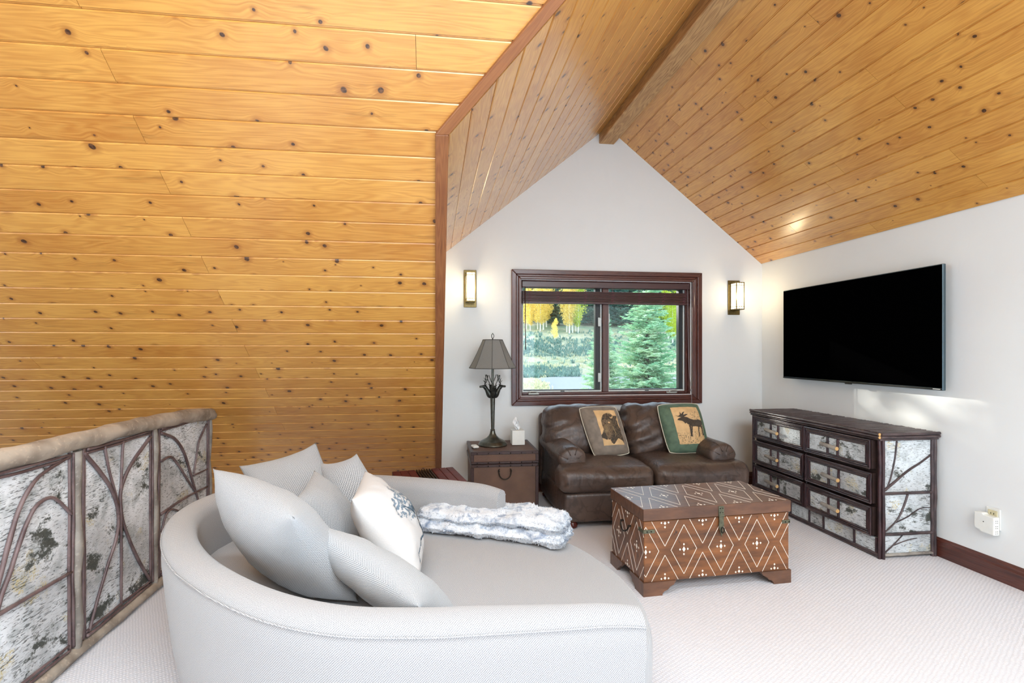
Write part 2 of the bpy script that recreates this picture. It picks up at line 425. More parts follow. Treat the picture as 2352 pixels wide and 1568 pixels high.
# ridge beam and cedar trim
m = MB().box(1.614,1.771,0.3,FAR+0.03,3.43,3.62)
struct(m.build('beam_ridge', BEAMW, bevel=0.006, uvf=lambda c: (c.y, c.x + c.z)), 'rough timber ridge beam under the dormer peak', 'beam')
def on(x, y, d): return Vector((x, y, MZ(y))) + NM * d
def board(pl, d0, d1, name, label, uvf):
    m = MB(); m.prism([on(x, y, d0) for x, y in pl], NM * (d1 - d0))
    return struct(m.build(name, CEDAR, bevel=0.003, uvf=uvf), label, 'trim')
board([(0.0,2.012),(0.055,2.01),(0.055,4.63),(0.0,4.63)], -0.012, 0.02, 'trim_1', 'cedar trim board running down beside the dormer opening', lambda c: (c.y*K, c.x))
board([(0.0,2.012),(0.055,2.01),(1.68,0.385),(1.60,0.41)], -0.012, 0.02, 'trim_2', 'cedar valley board slanting up between the pine slopes', lambda c: ((c.x-c.y)*0.8, (c.x+c.y)*0.8))
board([(3.345,2.01),(3.40,2.01),(1.80,0.41),(1.72,0.385)], -0.012, 0.02, 'trim_3', 'cedar valley board overhead on the right of the dormer', lambda c: ((c.x+c.y)*0.8, (c.x-c.y)*0.8))
# baseboards
BP = [(0,0),(0.018,0),(0.018,0.085),(0.013,0.098),(0.013,0.108),(0.006,0.12),(0,0.125)]
m = MB(); m.prism([(0.06, FAR - a, z) for a, z in BP], (3.29,0,0))
struct(m.build('baseboard_far', MAHOG, uvf=lambda c: (c.x, c.z)), 'mahogany baseboard along the gable wall', 'baseboard')
m = MB(); m.prism([(RIGHT - a, -3.6, z) for a, z in BP], (0,8.24,0))
struct(m.build('baseboard_right', MAHOG, uvf=lambda c: (c.y, c.z)), 'mahogany baseboard along the television wall', 'baseboard')
# ================================================================== WINDOW AND BLIND
def glassmat():
    t = NT('window_glass'); t.t.nodes.remove(t.p)
    g = t.n('BsdfGlossy', {'Roughness': 0.02, 'Color': (1,1,1,1)}); tr = t.n('BsdfTransparent', {'Color': (0.97,0.99,0.985,1)})
    fr = t.n('Fresnel', {'IOR': 1.35})
    mx = t.n('MixShader', {0: fr.outputs[0], 1: tr.outputs[0], 2: g.outputs[0]})
    t.t.links.new(mx.outputs[0], t.out.inputs[0]); return t.m
GLASS = glassmat()
win = root('window_1', 'mahogany framed double casement window in the gable wall', 'window', (1.7, FAR, 0.843), kind='structure')
# casing: mitred moulding made of three steps
def casing(name, outer, inner, y0, y1):
    (ax0,ax1,az0,az1), (bx0,bx1,bz0,bz1) = outer, inner
    for pts, uvf in (([(ax0,az1),(ax1,az1),(bx1,bz1),(bx0,bz1)], lambda c:(c.x,c.z)), ([(ax0,az0),(bx0,bz0),(bx1,bz0),(ax1,az0)], lambda c:(c.x,c.z)),
                ([(ax0,az0),(ax0,az1),(bx0,bz1),(bx0,bz0)], lambda c:(c.z,c.x)), ([(ax1,az0),(bx1,bz0),(bx1,bz1),(ax1,az1)], lambda c:(c.z,c.x))):
        MB().prism([(x, y0, z) for x, z in pts], (0, y1 - y0, 0)).build(name, MAHOG, win, bevel=0.005, seg=2, uvf=uvf)
casing('casing_board', (0.731,2.684,0.843,2.162), (0.776,2.636,0.885,2.117), 4.606, 4.64)
casing('casing_board', (0.776,2.636,0.885,2.117), (0.800,2.606,0.906,2.096), 4.616, 4.64)
casing('casing_board', (0.800,2.606,0.906,2.096), (0.823,2.582,0.930,2.070), 4.610, 4.64)
casing('jamb', (0.819,2.59,0.925,2.076), (0.835,2.574,0.94,2.06), 4.641, 4.80)
# outer frame and centre post
m = MB(); m.box(0.836,0.852,4.70,4.80,0.94,2.06).box(2.556,2.573,4.70,4.80,0.94,2.06).box(0.852,2.556,4.70,4.80,0.941,0.962).box(0.852,2.556,4.70,4.80,2.03,2.059)
m.build('frame', MAHOG, win, bevel=0.003, uvf=lambda c:(c.x+c.z,c.y+c.z*0.02))
MB().box(1.672,1.733,4.695,4.80,0.962,2.03).build('center_post', MAHOG, win, bevel=0.004, uvf=lambda c:(c.z,c.x))
DKSASH = plain('dark_bronze_sash', srgb(38,40,42), 0.45)
SCREEN = plain('pale_screen_edge', srgb(206,212,210), 0.4)
STEEL = plain('brushed_nickel', srgb(196,196,188), 0.35, 0.5)
for x0, x1, hs in ((0.853,1.671,1), (1.734,2.555,-1)):
    sw = 0.052
    m = MB()
    a0, a1 = (x0, x1)
    m.box(a0,a0+(0.006 if hs>0 else 0.02),4.735,4.79,0.963,2.03).box(a1-(0.062 if hs>0 else 0.055),a1,4.735,4.79,0.963,2.03).box(a0+0.006,a1-0.055,4.735,4.79,0.963,0.985).box(a0+0.006,a1-0.055,4.735,4.79,2.002,2.03)
    sash = m.build('sash', DKSASH, win, bevel=0.002)
    MB().box(a0+0.006,a1-0.05,4.757,4.763,0.98,2.005).build('pane', GLASS, sash)
    m = MB()
    m.box(a0+0.001,a0+0.011,4.718,4.734,0.963,2.0).box(a1-0.016,a1-0.004,4.718,4.734,0.963,2.0).box(a0+0.011,a1-0.016,4.718,4.734,0.963,0.977)
    m.build('screen_edge', SCREEN, sash)
    xh = a1 - 0.03 if hs > 0 else a0 + 0.012
    for zh in (1.06, 1.62) if hs > 0 else (1.10, 1.66):
        MB().box(xh-0.012,xh+0.022 if hs>0 else xh+0.004,4.71,4.722,zh,zh+0.09).build('hinge', SCREEN, sash, bevel=0.003)
    xc = 0.966 if hs > 0 else 2.40
    m = MB(); m.box(xc-0.06,xc+0.05,4.672,4.694,0.943,0.958)
    cr = m.build('crank', STEEL, win, bevel=0.004)
    MB().tube(catmull([(xc+0.03*hs,4.68,0.958),(xc+0.02*hs,4.675,0.972),(xc-0.03*hs,4.672,0.974),(xc-0.05*hs,4.67,0.966)],4),[0.008]*13,6).build('crank_handle', STEEL, cr, smooth=True)
    MB().box((x0+x1)/2-0.02,(x0+x1)/2+0.02,4.712,4.7175,0.967,0.975).build('latch', DKSASH, sash)

# ------------------------------------------------------------------ wooden blind, drawn up
BLIND = wood('dark_cherry_slat', srgb(80,48,48), srgb(50,28,30), srgb(40,20,18), 0.28, knots=0.0, tone=0.05, coat=0.3)
bl = root('window_blind', 'dark cherry wooden blind drawn up in the window', 'blind', (1.7, 4.668, 2.06))
MB().box(0.838,2.571,4.643,4.662,1.995,2.058).build('valance', BLIND, bl, bevel=0.006, seg=2, uvf=lambda c:(c.x,c.z))
MB().box(0.842,2.567,4.664,4.692,2.015,2.055).build('headrail', BLIND, bl, uvf=lambda c:(c.x,c.z))
zz = 1.87; first = None
for i in range(12):
    z = 1.866 + i * 0.0082
    y = 4.668 + random.uniform(-0.002, 0.002)
    if first is None:
        m = MB(); sec = [(-0.024,-0.0035),(-0.023,0.0022),(-0.012,0.0040),(0.012,0.0040),(0.023,0.0022),(0.024,-0.0035)]
        m.prism([(0.842, y + a, z + b) for a, b in sec], (1.724,0,0))
        first = m.build('slat', BLIND, bl, uvf=lambda c:(c.x,c.y))
    else:
        inst(first, 'slat', bl, (1.704 + random.uniform(-0.002,0.002), y, z - 0.0035), rot=(random.uniform(-0.02,0.02), 0, 0))
MB().box(0.842,2.566,4.646,4.692,1.838,1.860).build('bottom_rail', BLIND, bl, bevel=0.005, seg=2, uvf=lambda c:(c.x,c.z))
CORD = plain('mauve_cord', srgb(128,80,92), 0.8)
for x in (0.905,1.19,1.475,1.755,2.03,2.30,2.52):
    MB().tube([(x,4.645,2.0),(x,4.643,1.95)],0.0016,5).build('ladder_cord', CORD, bl)
    pts = []
    for k in range(26):
        a = k * 0.9; pts.append((x + 0.014*sin(a*1.1) + (0.0006*k*(1 if x<1.7 else -1) if abs(x-1.7)>0.4 else 0), 4.6405 - 0.002*cos(a), 1.95 - k*0.0042 + 0.006*cos(a)))
    MB().tube(catmull(pts,3),0.0016,4).build('ladder_cord', CORD, bl)
MB().tube([(0.868,4.632,2.0),(0.869,4.632,1.6),(0.872,4.632,1.385)],[0.004,0.004,0.0045],8).build('tilt_wand', BLIND, bl, smooth=True, uvf=lambda c:(c.z,c.x))
GREYC = plain('grey_lift_cord', srgb(150,142,146), 0.7)
lc = MB().tube(catmull([(2.541,4.634,1.995),(2.545,4.632,1.6),(2.553,4.630,1.2),(2.562,4.600,0.98),(2.562,4.592,0.78)],6),0.0022,5).build('lift_cord', GREYC, bl, smooth=True)
MB().lathe([(0.003,0),(0.007,0.004),(0.006,0.02),(0.002,0.03)],(2.561,4.602,0.965),8).build('cord_tassel', GREYC, lc, smooth=True)
# ================================================================== BIRCH BARK AND TWIG MATERIALS
def birch(name, b0=srgb(222,228,231), b1=srgb(190,198,201), lo=0.54):
    """birch bark sheet; UV = (along grain of lenticels, across) in metres"""
    t = NT(name); uv = t.coord('UV'); rnd = t.n('ObjectInfo').outputs['Random']
    d1 = t.noise(t.vmath('MULTIPLY', uv, (46, 260, 1)), 1.0, 2, 0.5)
    d2 = t.noise(t.vmath('MULTIPLY', uv, (30, 170, 1)), 1.0, 1, 0.5, 0.3)
    area = t.noise(uv, 5.0, 2)
    dash = t.math('MAXIMUM', t.map(d1, 0.60, 0.66, 0, 1), t.math('MULTIPLY', t.map(d2, 0.60, 0.64, 0, 1), t.map(area, 0.42, 0.58, 0, 1)))
    b1 = t.noise(t.vmath('MULTIPLY', uv, (5.5, 8, 1)), 1.0, 5, 0.62, 0.2)
    fine = t.noise(uv, 130, 3, 0.7)
    blot = t.math('MULTIPLY', t.map(t.math('ADD', b1, t.math('MULTIPLY', t.math('SUBTRACT', fine, 0.5), 0.22)), t.map(rnd, 0, 1, lo, 0.60), t.map(rnd, 0, 1, lo + 0.06, 0.65), 0, 1), 1.0)
    lich = t.map(t.noise(uv, 7.5, 3), 0.60, 0.66, 0, 1)
    tint = t.noise(uv, 2.4, 3)
    base = t.mix(t.map(tint, 0.35, 0.65), b0, b1)
    base = t.mix(t.math('MULTIPLY', t.map(t.noise(uv, 11, 4, 0.6), 0.48, 0.66), 0.5), base, srgb(134,142,140))
    base = t.mix(t.math('MULTIPLY', lich, t.map(fine, 0.45, 0.6)), base, srgb(206,190,140))
    col = t.mix(t.math('MULTIPLY', dash, 0.75), base, srgb(52,54,52))
    col = t.mix(blot, col, t.mix(fine, srgb(34,37,37), srgb(104,106,98)))
    t.bump(t.math('SUBTRACT', fine, t.math('MULTIPLY', t.math('ADD', dash, blot), 0.6)), 0.35, 0.004)
    return t.done(col, 0.6, spec=0.3)
BARK = birch('birch_bark')
BARKW = birch('lightened_birch_bark', srgb(244,247,250), srgb(224,230,234), 0.58)  # birch bark lightened to make up for weak light on the railing
def twigmat(name, a, b, rough=0.28, sc=1.0):
    t = NT(name); co = t.coord()
    n1 = t.noise(co, 60 * sc, 4, 0.6); n2 = t.noise(co, 9 * sc, 2)
    col = t.mix(t.map(n2, 0.35, 0.65), a, b)
    col = t.mix(t.math('MULTIPLY', t.map(n1, 0.56, 0.72), 0.6), col, [min(1, x * 2.6) for x in b[:3]] + [1])
    t.bump(n1, 0.4, 0.004); return t.done(col, rough, spec=0.5)
TWIG = twigmat('willow_twig', srgb(90,74,73), srgb(56,44,46))
TWIGL = twigmat('lightened_twig', srgb(122,102,100), srgb(86,68,68), 0.4)  # twig colour raised to offset the dim light on the railing
TWIGR = twigmat('red_twig', srgb(72,46,48), srgb(42,28,32), 0.36)
LOG = twigmat('grey_log_bark', srgb(182,168,152), srgb(134,120,106), 0.8, 0.9)
LOGC = twigmat('grey_branch', srgb(168,160,150), srgb(126,118,110), 0.7)
CUT = plain('cut_wood_end', srgb(214,170,112), 0.6, var=0.12, scale=80)

# ================================================================== RAILING (birch bark panels, log rail)
rx = -1.60
rail = root('railing', 'rustic loft railing of birch bark panels and twigs under a log handrail', 'railing', (rx, 2.4, 0))
hp = [(-1.592, y, z) for y, z in [(1.0,0.978),(1.35,0.985),(1.7,0.972),(2.0,0.978),(2.35,0.972),(2.7,0.975),(3.0,0.968),(3.3,0.955),(3.55,0.934),(3.672,0.922)]]
MB().tube(catmull(hp,6), 0.041, 18, wob=0.28).build('handrail', LOG, rail, smooth=True, angle=60)
MB().tube(catmull([(-1.594,1.0,0.034),(-1.59,1.7,0.036),(-1.595,2.4,0.033),(-1.592,3.1,0.036),(-1.595,3.672,0.034)],6), 0.030, 12, wob=0.3).build('bottom_rail', LOG, rail, smooth=True, angle=60)
posts = [1.745, 2.365, 2.967, 3.648]
for i, y in enumerate(posts):
    r = 0.026 if i < 3 else 0.022
    MB().tube([(rx+0.004*sin(k*1.7+i), y+0.003*sin(k*2.1), 0.05+k*0.11) for k in range(9)], r, 10, wob=0.3, seed=i).build('post', LOGC, rail, smooth=True, angle=60)
panels = [(1.15,1.725),(1.765,2.345),(2.385,2.948),(2.988,3.63)]
for a, b in panels:
    MB().box(rx-0.012,rx+0.006,a,b,0.062,0.938).build('bark_panel', BARKW, rail, uvf=lambda c:(c.y*1.0,c.z))
def tw(pts, r=0.007, par=None, mat=None, x=rx+0.012, n=5, sub=5):
    P = catmull([(x, y, z) for y, z in pts], sub); m_ = len(P)
    rr = [r * (1 - 0.25 * i / m_) for i in range(m_)]
    return MB().tube(P, rr, n+2, wob=0.25, seed=random.random()*50).build('twig', mat or TWIGL, par or rail, smooth=True)
def jl(a, b, k=6, j=0.003): 
    return [(a[0]+(b[0]-a[0])*i/k+random.uniform(-j,j), a[1]+(b[1]-a[1])*i/k+random.uniform(-j,j)) for i in range(k+1)]
for a, b in panels:
    for off, xx in ((0.010,0.014),(0.024,0.010)):
        tw(jl((a+off,0.07),(a+off,0.93)), 0.0075, x=rx+xx); tw(jl((b-off,0.07),(b-off,0.93)), 0.0075, x=rx+xx)
    for z, xx in ((0.925,0.018),(0.910,0.012)): tw(jl((a+0.03,z),(b-0.03,z)), 0.0075, x=rx+xx)
    for z, xx in ((0.072,0.018),(0.088,0.012)): tw(jl((a+0.03,z),(b-0.03,z)), 0.0075, x=rx+xx)
for pts, r in (
    ([(1.80,0.12),(1.90,0.34),(1.975,0.547),(2.021,0.686),(2.062,0.777),(2.123,0.853),(2.197,0.887),(2.32,0.916)],0.0095),
    ([(1.83,0.10),(1.92,0.32),(1.975,0.465),(2.021,0.553),(2.062,0.649),(2.096,0.708),(2.141,0.759),(2.206,0.769),(2.256,0.738),(2.325,0.66)],0.009),
    ([(1.79,0.414),(1.975,0.414),(2.325,0.407)],0.009),
    ([(2.40,0.915),(2.508,0.801),(2.587,0.699),(2.636,0.592),(2.643,0.496),(2.615,0.414),(2.56,0.328),(2.495,0.207),(2.435,0.083)],0.009),
    ([(2.92,0.895),(2.764,0.796),(2.687,0.718),(2.658,0.642),(2.672,0.524),(2.733,0.387),(2.812,0.246),(2.92,0.085)],0.009),
    ([(2.54,0.919),(2.573,0.794),(2.643,0.609)],0.007), ([(2.68,0.92),(2.665,0.715),(2.658,0.604)],0.007),
    ([(2.658,0.604),(2.665,0.413),(2.665,0.085)],0.008),
    ([(3.02,0.899),(3.166,0.841),(3.276,0.739),(3.345,0.616),(3.406,0.491),(3.482,0.339),(3.52,0.2)],0.009),
    ([(3.02,0.733),(3.124,0.737),(3.209,0.672),(3.322,0.55),(3.443,0.425)],0.008),
    ([(3.59,0.864),(3.482,0.771),(3.443,0.667),(3.406,0.565)],0.007),
    ([(3.02,0.427),(3.298,0.438),(3.60,0.425)],0.008), ([(3.03,0.32),(3.07,0.40),(3.124,0.418),(3.209,0.385),(3.264,0.331)],0.007),
    ([(3.406,0.553),(3.60,0.548)],0.006)):
    tw(pts, r, x=rx+0.014)
# ================================================================== DAYBED
def tweed(name, a, b, sc=1.0):
    t = NT(name); uv = t.coord('UV', rand=False)
    sx = t.n('SeparateXYZ', {0: uv})
    wob = t.math('MULTIPLY', t.noise(uv, 40, 2), 3.0)
    u1 = t.math('SINE', t.math('ADD', wob, t.math('MULTIPLY', t.math('ADD', sx.outputs[0], sx.outputs[1]), 900 * sc)))
    u2 = t.math('SINE', t.math('ADD', wob, t.math('MULTIPLY', t.math('SUBTRACT', t.math('MULTIPLY', sx.outputs[0], 1.6), t.math('MULTIPLY', sx.outputs[1], 0.9)), 760 * sc)))
    fuzz = t.noise(uv, 420, 3, 0.7)
    h = t.math('ADD', t.math('MULTIPLY', t.math('ADD', u1, t.math('MULTIPLY', u2, 0.6)), 0.25), t.math('MULTIPLY', t.math('SUBTRACT', fuzz, 0.5), 1.6))
    col = t.mix(t.map(h, -0.6, 0.45), b, a)
    t.bump(h, 0.35, 0.0025)
    return t.done(col, 0.92, spec=0.15, sheen=0.25)
TWEED = tweed('light_grey_tweed', srgb(196,195,195), srgb(98,98,103))
TWEED2 = tweed('pale_blue_grey_tweed', srgb(200,202,204), srgb(100,103,109), 0.9)
day = root('daybed', 'large rounded light grey tweed cuddle daybed heaped with pillows', 'daybed', (-0.2, 1.95, 0))
outer = [(0.578,1.275),(0.40,1.268),(0.15,1.27),(-0.05,1.278),(-0.30,1.325),(-0.56,1.465),(-0.86,1.735),(-1.07,2.04),(-1.17,2.34),(-1.12,2.63),(-0.93,2.86),(-0.62,2.94),(-0.30,2.875),(0.0,2.765),(0.22,2.655),(0.37,2.545)]
path = catmull([(x,y,0) for x,y in outer], 8)
L = [0.0]
for i in range(1, len(path)): L.append(L[-1] + (path[i]-path[i-1]).length)
Lt = L[-1]
def nrm(i):
    t = path[min(i+1,len(path)-1)] - path[max(i-1,0)]; return Vector((-t.y, t.x, 0)).normalized() * -1   # inward
TK = 0.125; HR = 0.66
def prof(i):
    """shell section (inward offset, z): outer skirt, rounded top, inner face"""
    e = min(L[i], Lt - L[i]); tk = TK * (0.72 + 0.28*min(1, e/0.5)); 
    top = HR - 0.015 * max(0, 1 - e/0.16) ** 2
    P = [(0.075,0.025),(0.055,0.12),(0.03,0.26),(0.012,0.42),(0.0,0.56),(0.0,top-0.035),(0.008,top-0.014),(0.026,top-0.002),(tk*0.5,top+0.004),(tk-0.03,top-0.002),(tk-0.008,top-0.02),(tk,top-0.05),(tk,0.5),(tk,0.36),(tk+0.0,0.30),(tk,0.02)]
    return P
m = MB(); np_ = len(prof(0)); V = []; UVD = {}
for i in range(len(path)):
    n_ = nrm(i); acc = 0; last = None
    for j, (o, z) in enumerate(prof(i)):
        p = path[i] + n_ * o + Vector((0,0,z))
        if last is not None: acc += (p-last).length
        last = p; V.append(p); UVD[tuple(round(c,4) for c in p)] = (L[i], acc)
F = [(i*np_+j, i*np_+j+1, (i+1)*np_+j+1, (i+1)*np_+j) for i in range(len(path)-1) for j in range(np_-1)]
F.append(tuple(range(np_))); F.append(tuple((len(path)-1)*np_ + j for j in range(np_-1,-1,-1)))
m.add(V, F)
shell = m.build('curved_back', TWEED, day, smooth=True, angle=50, uvf=lambda c: UVD.get(tuple(round(x,4) for x in c), (c.x+c.y, c.z)))
# welt seam along the outer top edge
m = MB().tube([path[i] + nrm(i)*(-0.001) + Vector((0,0,HR-0.032-0.015*max(0,1-min(L[i],Lt-L[i])/0.16)**2)) for i in range(0,len(path),1)], 0.0026, 6)
m.build('piping', TWEED, shell, smooth=True, uvf=lambda c:(c.x+c.y,c.z))
# seat
inn = [path[i] + nrm(i)*(TK*0.9) for i in range(4, len(path)-4, 4)]
front = catmull([inn[-1],(0.46,2.54,0),(0.60,2.43,0),(0.70,2.28,0),(0.765,2.08,0),(0.79,1.9,0),(0.775,1.7,0),(0.70,1.5,0),(0.60,1.405,0),inn[0]],5)[1:-1]
loop = inn + front
cx = sum((p.x for p in loop))/len(loop); cy = sum((p.y for p in loop))/len(loop)
c0 = Vector((-0.15,1.98,0)); m = MB(); n = len(loop); V = []
levels = [(0.985,0.03),(0.99,0.22),(1.0,0.30),(1.0,0.395),(0.992,0.418),(0.972,0.430),(0.9,0.434),(0.7,0.438),(0.4,0.44),(0.15,0.441)]
for sc, z in levels: V += [c0 + (p-c0)*sc + Vector((0,0,z)) for p in loop]
V.append(c0 + Vector((0,0,0.441))); F = []
for a in range(len(levels)-1):
    for k in range(n): F.append((a*n+k, (a+1)*n+k, (a+1)*n+(k+1)%n, a*n+(k+1)%n))
b = (len(levels)-1)*n
for k in range(n): F.append((b+k, len(V)-1, b+(k+1)%n))
F.append(tuple(range(n)))
m.add(V, F); m.build('seat_cushion', TWEED, day, smooth=True, angle=60, uvf=lambda c:(c.x + (0 if c.z>0.41 else c.z), c.y - (0 if c.z>0.41 else c.z)))

# ------------------------------------------------------------------ pillows
def pillow_fn(C, H, bulge=1.0, pinch=0.07, seed=0, wr=0.004, rc=0.0):
    """C: four corners TL,TR,BR,BL; returns f(s,t,side) on [-1,1]^2"""
    TL,TR,BR,BL = [Vector(c) for c in C]
    n_ = ((TR-BL).cross(BR-TL)).normalized()
    def f(s, t, side):
        k = 1 - pinch*(1 - abs(s)**2)*0; 
        s2 = s*(1 - pinch*(1 - t*t)*abs(s)**3); t2 = t*(1 - pinch*(1 - s*s)*abs(t)**3)
        cr = 1 - rc*(s*s*t*t)**2; s2 *= cr; t2 *= cr
        a, b = (s2+1)/2, (t2+1)/2
        p = (TL*(1-a)+TR*a)*(1-b) + (BL*(1-a)+BR*a)*b
        h = H*max(0,(1-abs(s)**2.6))**0.62*max(0,(1-abs(t)**2.6))**0.62
        e = min(1, 4*(1-max(abs(s),abs(t))))
        h += wr*e*noise.noise(Vector((p.x*9+seed, p.y*9, p.z*9)))+ wr*0.6*e*noise.noise(Vector((p.x*26+seed, p.y*26, p.z*26)))
        return p + n_*h*side
    return f, n_
def pillow(name, label, cat, C, H, mat, group=None, seed=0, N=26, wr=0.006, pipe=None, root_=None, pinch=0.07, rc=0.02):
    f, n_ = pillow_fn(C, H, seed=seed, wr=wr, pinch=pinch, rc=rc)
    m = MB(); UV = {}
    def g(i, j, side):
        s = sin((i/N*2-1)*pi/2)*0.35+(i/N*2-1)*0.65; t = sin((j/N*2-1)*pi/2)*0.35+(j/N*2-1)*0.65
        return f(s, t, side)
    sz = (Vector(C[0])-Vector(C[1])).length
    for side in (1,-1):
        V = []
        for j in range(N+1):
            for i in range(N+1):
                p = g(i,j,side); V.append(p); UV[tuple(round(c,4) for c in p)] = (i/N*sz, j/N*sz)
        F = [(j*(N+1)+i, j*(N+1)+i+1, (j+1)*(N+1)+i+1, (j+1)*(N+1)+i) for j in range(N) for i in range(N)]
        if side > 0: F = [q[::-1] for q in F]
        m.add(V, F)
    lo = min(p.z for p in m.v)
    ctr = sum((Vector(c) for c in C), Vector())/4
    if root_ is None:
        o = m.build(name, mat, None, smooth=True, weld=True, uvf=lambda c: UV.get(tuple(round(x,4) for x in c),(c.x,c.y+c.z)), origin=(ctr.x,ctr.y,lo))
        tag(o, label, cat, group); return o, f
    o = m.build('cushion', mat, root_, smooth=True, weld=True, uvf=lambda c: UV.get(tuple(round(x,4) for x in c),(c.x,c.y+c.z)))
    return o, f
LINEN = plain('white_cotton', srgb(202,200,199), 0.85, spec=0.15, var=0.02, scale=200, bump=0.15)
G = 'pillows heaped on the daybed'
pillow('throw_pillow','big grey tweed pillow leaning on the near curve of daybed, leftmost','pillow',
    [(-0.905,2.09,0.905),(-0.46,1.65,0.835),(-0.27,1.80,0.46),(-0.72,2.25,0.455)],0.125,TWEED2,G,1)
pillow('throw_pillow','grey tweed pillow slumped against the near arm, in front of the others','pillow',
    [(-0.50,1.87,0.745),(-0.045,1.475,0.60),(0.10,1.64,0.455),(-0.27,2.02,0.46)],0.085,TWEED2,G,2)
pillow('throw_pillow','grey pillow with upturned pointed corner at the far back of daybed','pillow',
    [(-1.03,2.68,0.775),(-0.66,2.79,0.872),(-0.36,2.60,0.46),(-0.84,2.42,0.455)],0.085,TWEED2,G,3,pinch=0.16)
pillow('throw_pillow','grey pillow with raised corner leaning on the far arm','pillow',
    [(-0.63,2.71,0.775),(-0.42,2.66,0.83),(-0.14,2.52,0.52),(-0.52,2.42,0.455)],0.07,TWEED2,G,4,pinch=0.16)
pillow('throw_pillow','small plain pale grey pillow between the larger pillows','pillow',
    [(-0.615,2.21,0.725),(-0.60,2.50,0.785),(-0.36,2.47,0.47),(-0.40,2.17,0.46)],0.085,TWEED2,G,5)
wp = root('printed_pillow','white cotton pillow printed with a blue-grey tree scene','pillow',(-0.2,2.1,0.45),G)
WC = [(-0.335,1.985,0.785),(-0.335,2.36,0.81),(-0.07,2.30,0.475),(-0.065,1.865,0.455)]
co_, wf = pillow('', '', '', WC, 0.105, LINEN, seed=6, wr=0.016, root_=wp)
INK = plain('blue_grey_ink', srgb(112,128,142), 0.85, var=0.25, scale=300)
INKD = plain('dark_blue_grey_ink', srgb(66,86,102), 0.85, var=0.2, scale=300)
def decal(f, mask, nx, ny, name, mat, parent, side=1, box=(-0.9,0.9,-0.9,0.9), off=0.0012):
    """flat print: the cells of a fine grid that the mask keeps, laid on the cloth"""
    m = MB(); vid = {}
    x0,x1,y0,y1 = box
    def v(i, j):
        if (i,j) not in vid:
            s = x0+(x1-x0)*i/nx; t = y0+(y1-y0)*j/ny; e = 0.02
            p = f(s,t,side); du = f(min(0.98,s+e),t,side)-f(s-e,t,side); dv = f(s,min(0.98,t+e),side)-f(s,t-e,side)
            n_ = du.cross(dv).normalized(); ref = f(s,t,1)-f(s,t,-1)
            if n_.dot(ref)*side < 0: n_ = -n_
            vid[(i,j)] = len(m.v); m.v.append(p + n_*off)
        return vid[(i,j)]
    for j in range(ny):
        for i in range(nx):
            if mask((i+0.5)/nx, (j+0.5)/ny): m.f.append((v(i,j),v(i+1,j),v(i+1,j+1),v(i,j+1)))
    return m.build(name, mat, parent, smooth=True)
def seg_d(p, a, b):
    ax, ay = a; bx, by = b; dx, dy = bx-ax, by-ay; q = max(0,min(1,((p[0]-ax)*dx+(p[1]-ay)*dy)/(dx*dx+dy*dy+1e-9)))
    return math.hypot(p[0]-ax-q*dx, p[1]-ay-q*dy)
def tree_mask(u, v):
    n_ = noise.noise(Vector((u*22,v*22,3)))+0.5*noise.noise(Vector((u*60,v*60,1)))
    for cx_, cy_, r in ((0.34,0.40,0.13),(0.50,0.52,0.12),(0.66,0.42,0.12),(0.52,0.30,0.13),(0.78,0.56,0.09)):
        if math.hypot(u-cx_, (v-cy_)) < r*(0.9+0.3*n_) and n_ > 0.06: return True
    return False
def trunk_mask(u, v):
    for a,b,w_ in (((0.62,0.55),(0.60,0.86),0.020),((0.70,0.50),(0.72,0.90),0.012),((0.60,0.86),(0.30,0.80),0.009),((0.30,0.80),(0.12,0.92),0.006),((0.45,0.45),(0.60,0.62),0.010),((0.72,0.90),(0.84,0.93),0.007)):
        if seg_d((u,v),a,b) < w_*(1+0.5*noise.noise(Vector((u*40,v*40,0)))): return True
    return False
sd = 1 if wf(0,0,1).x > wf(0,0,-1).x else -1
decal(wf, tree_mask, 90, 90, 'printed_foliage', INK, wp, sd)
decal(wf, trunk_mask, 110, 110, 'printed_trunk', INKD, wp, sd, off=0.0016)

# ------------------------------------------------------------------ faux fur throw
def furmat():
    t = NT('faux_fur'); co = t.coord()
    a = t.noise(co, 16, 4, 0.6, 0.8); b = t.noise(co, 160, 3, 0.7); 
    col = t.mix(t.map(a, 0.5, 0.66), srgb(222,226,232), srgb(138,152,174))
    col = t.mix(t.math('MULTIPLY', t.map(b, 0.5, 0.7), 0.25), col, srgb(168,176,190))
    t.bump(b, 0.6, 0.006); return t.done(col, 0.9, spec=0.1, sheen=0.4)
FUR = furmat()
th = root('fur_throw','folded white and grey faux fur throw lying on the daybed seat','throw blanket',(0.3,2.48,0.443))
A, B = Vector((-0.03,2.655,0)), Vector((0.62,2.33,0))
ax = (B-A).normalized(); ay = Vector((-ax.y,ax.x,0)); ln = (B-A).length
rnd_ = random.Random(3); fold = []
for k, (z0, hz, wd, sh, shl) in enumerate(((0.443,0.030,0.125,0.0,0.0),(0.494,0.027,0.112,0.012,-0.015))):
    def dsp(w_, nn, o, k=k):
        return nn*(0.016*noise.noise(Vector((w_.x*16,w_.y*16,k*5+w_.z*12)))+0.007*noise.noise(Vector((w_.x*38,w_.y*38,w_.z*38))))
    m = MB().rbox((0,0,0),(ln/2+0.02+shl,wd,hz),hz*0.95,n=5,m=34,puff=(0.015,0.012,0.008),disp=dsp)
    ctr = (A+B)/2 + ay*(0.015+sh)
    for p in m.v:
        x, y, z = p; bend = 0.035*(x/ln*2)**2*-1 + 0.02*sin(x*7)
        zz = z + z0 + hz + (0.006 if k else 0)*sin(x*9)
        q = ctr + ax*x + ay*(y*(1+0.10*sin(x*5+1)) + bend); p.x, p.y, p.z = q.x, q.y, max(zz, 0.4425)
    fold.append(m.build('fold', FUR, th, smooth=True))
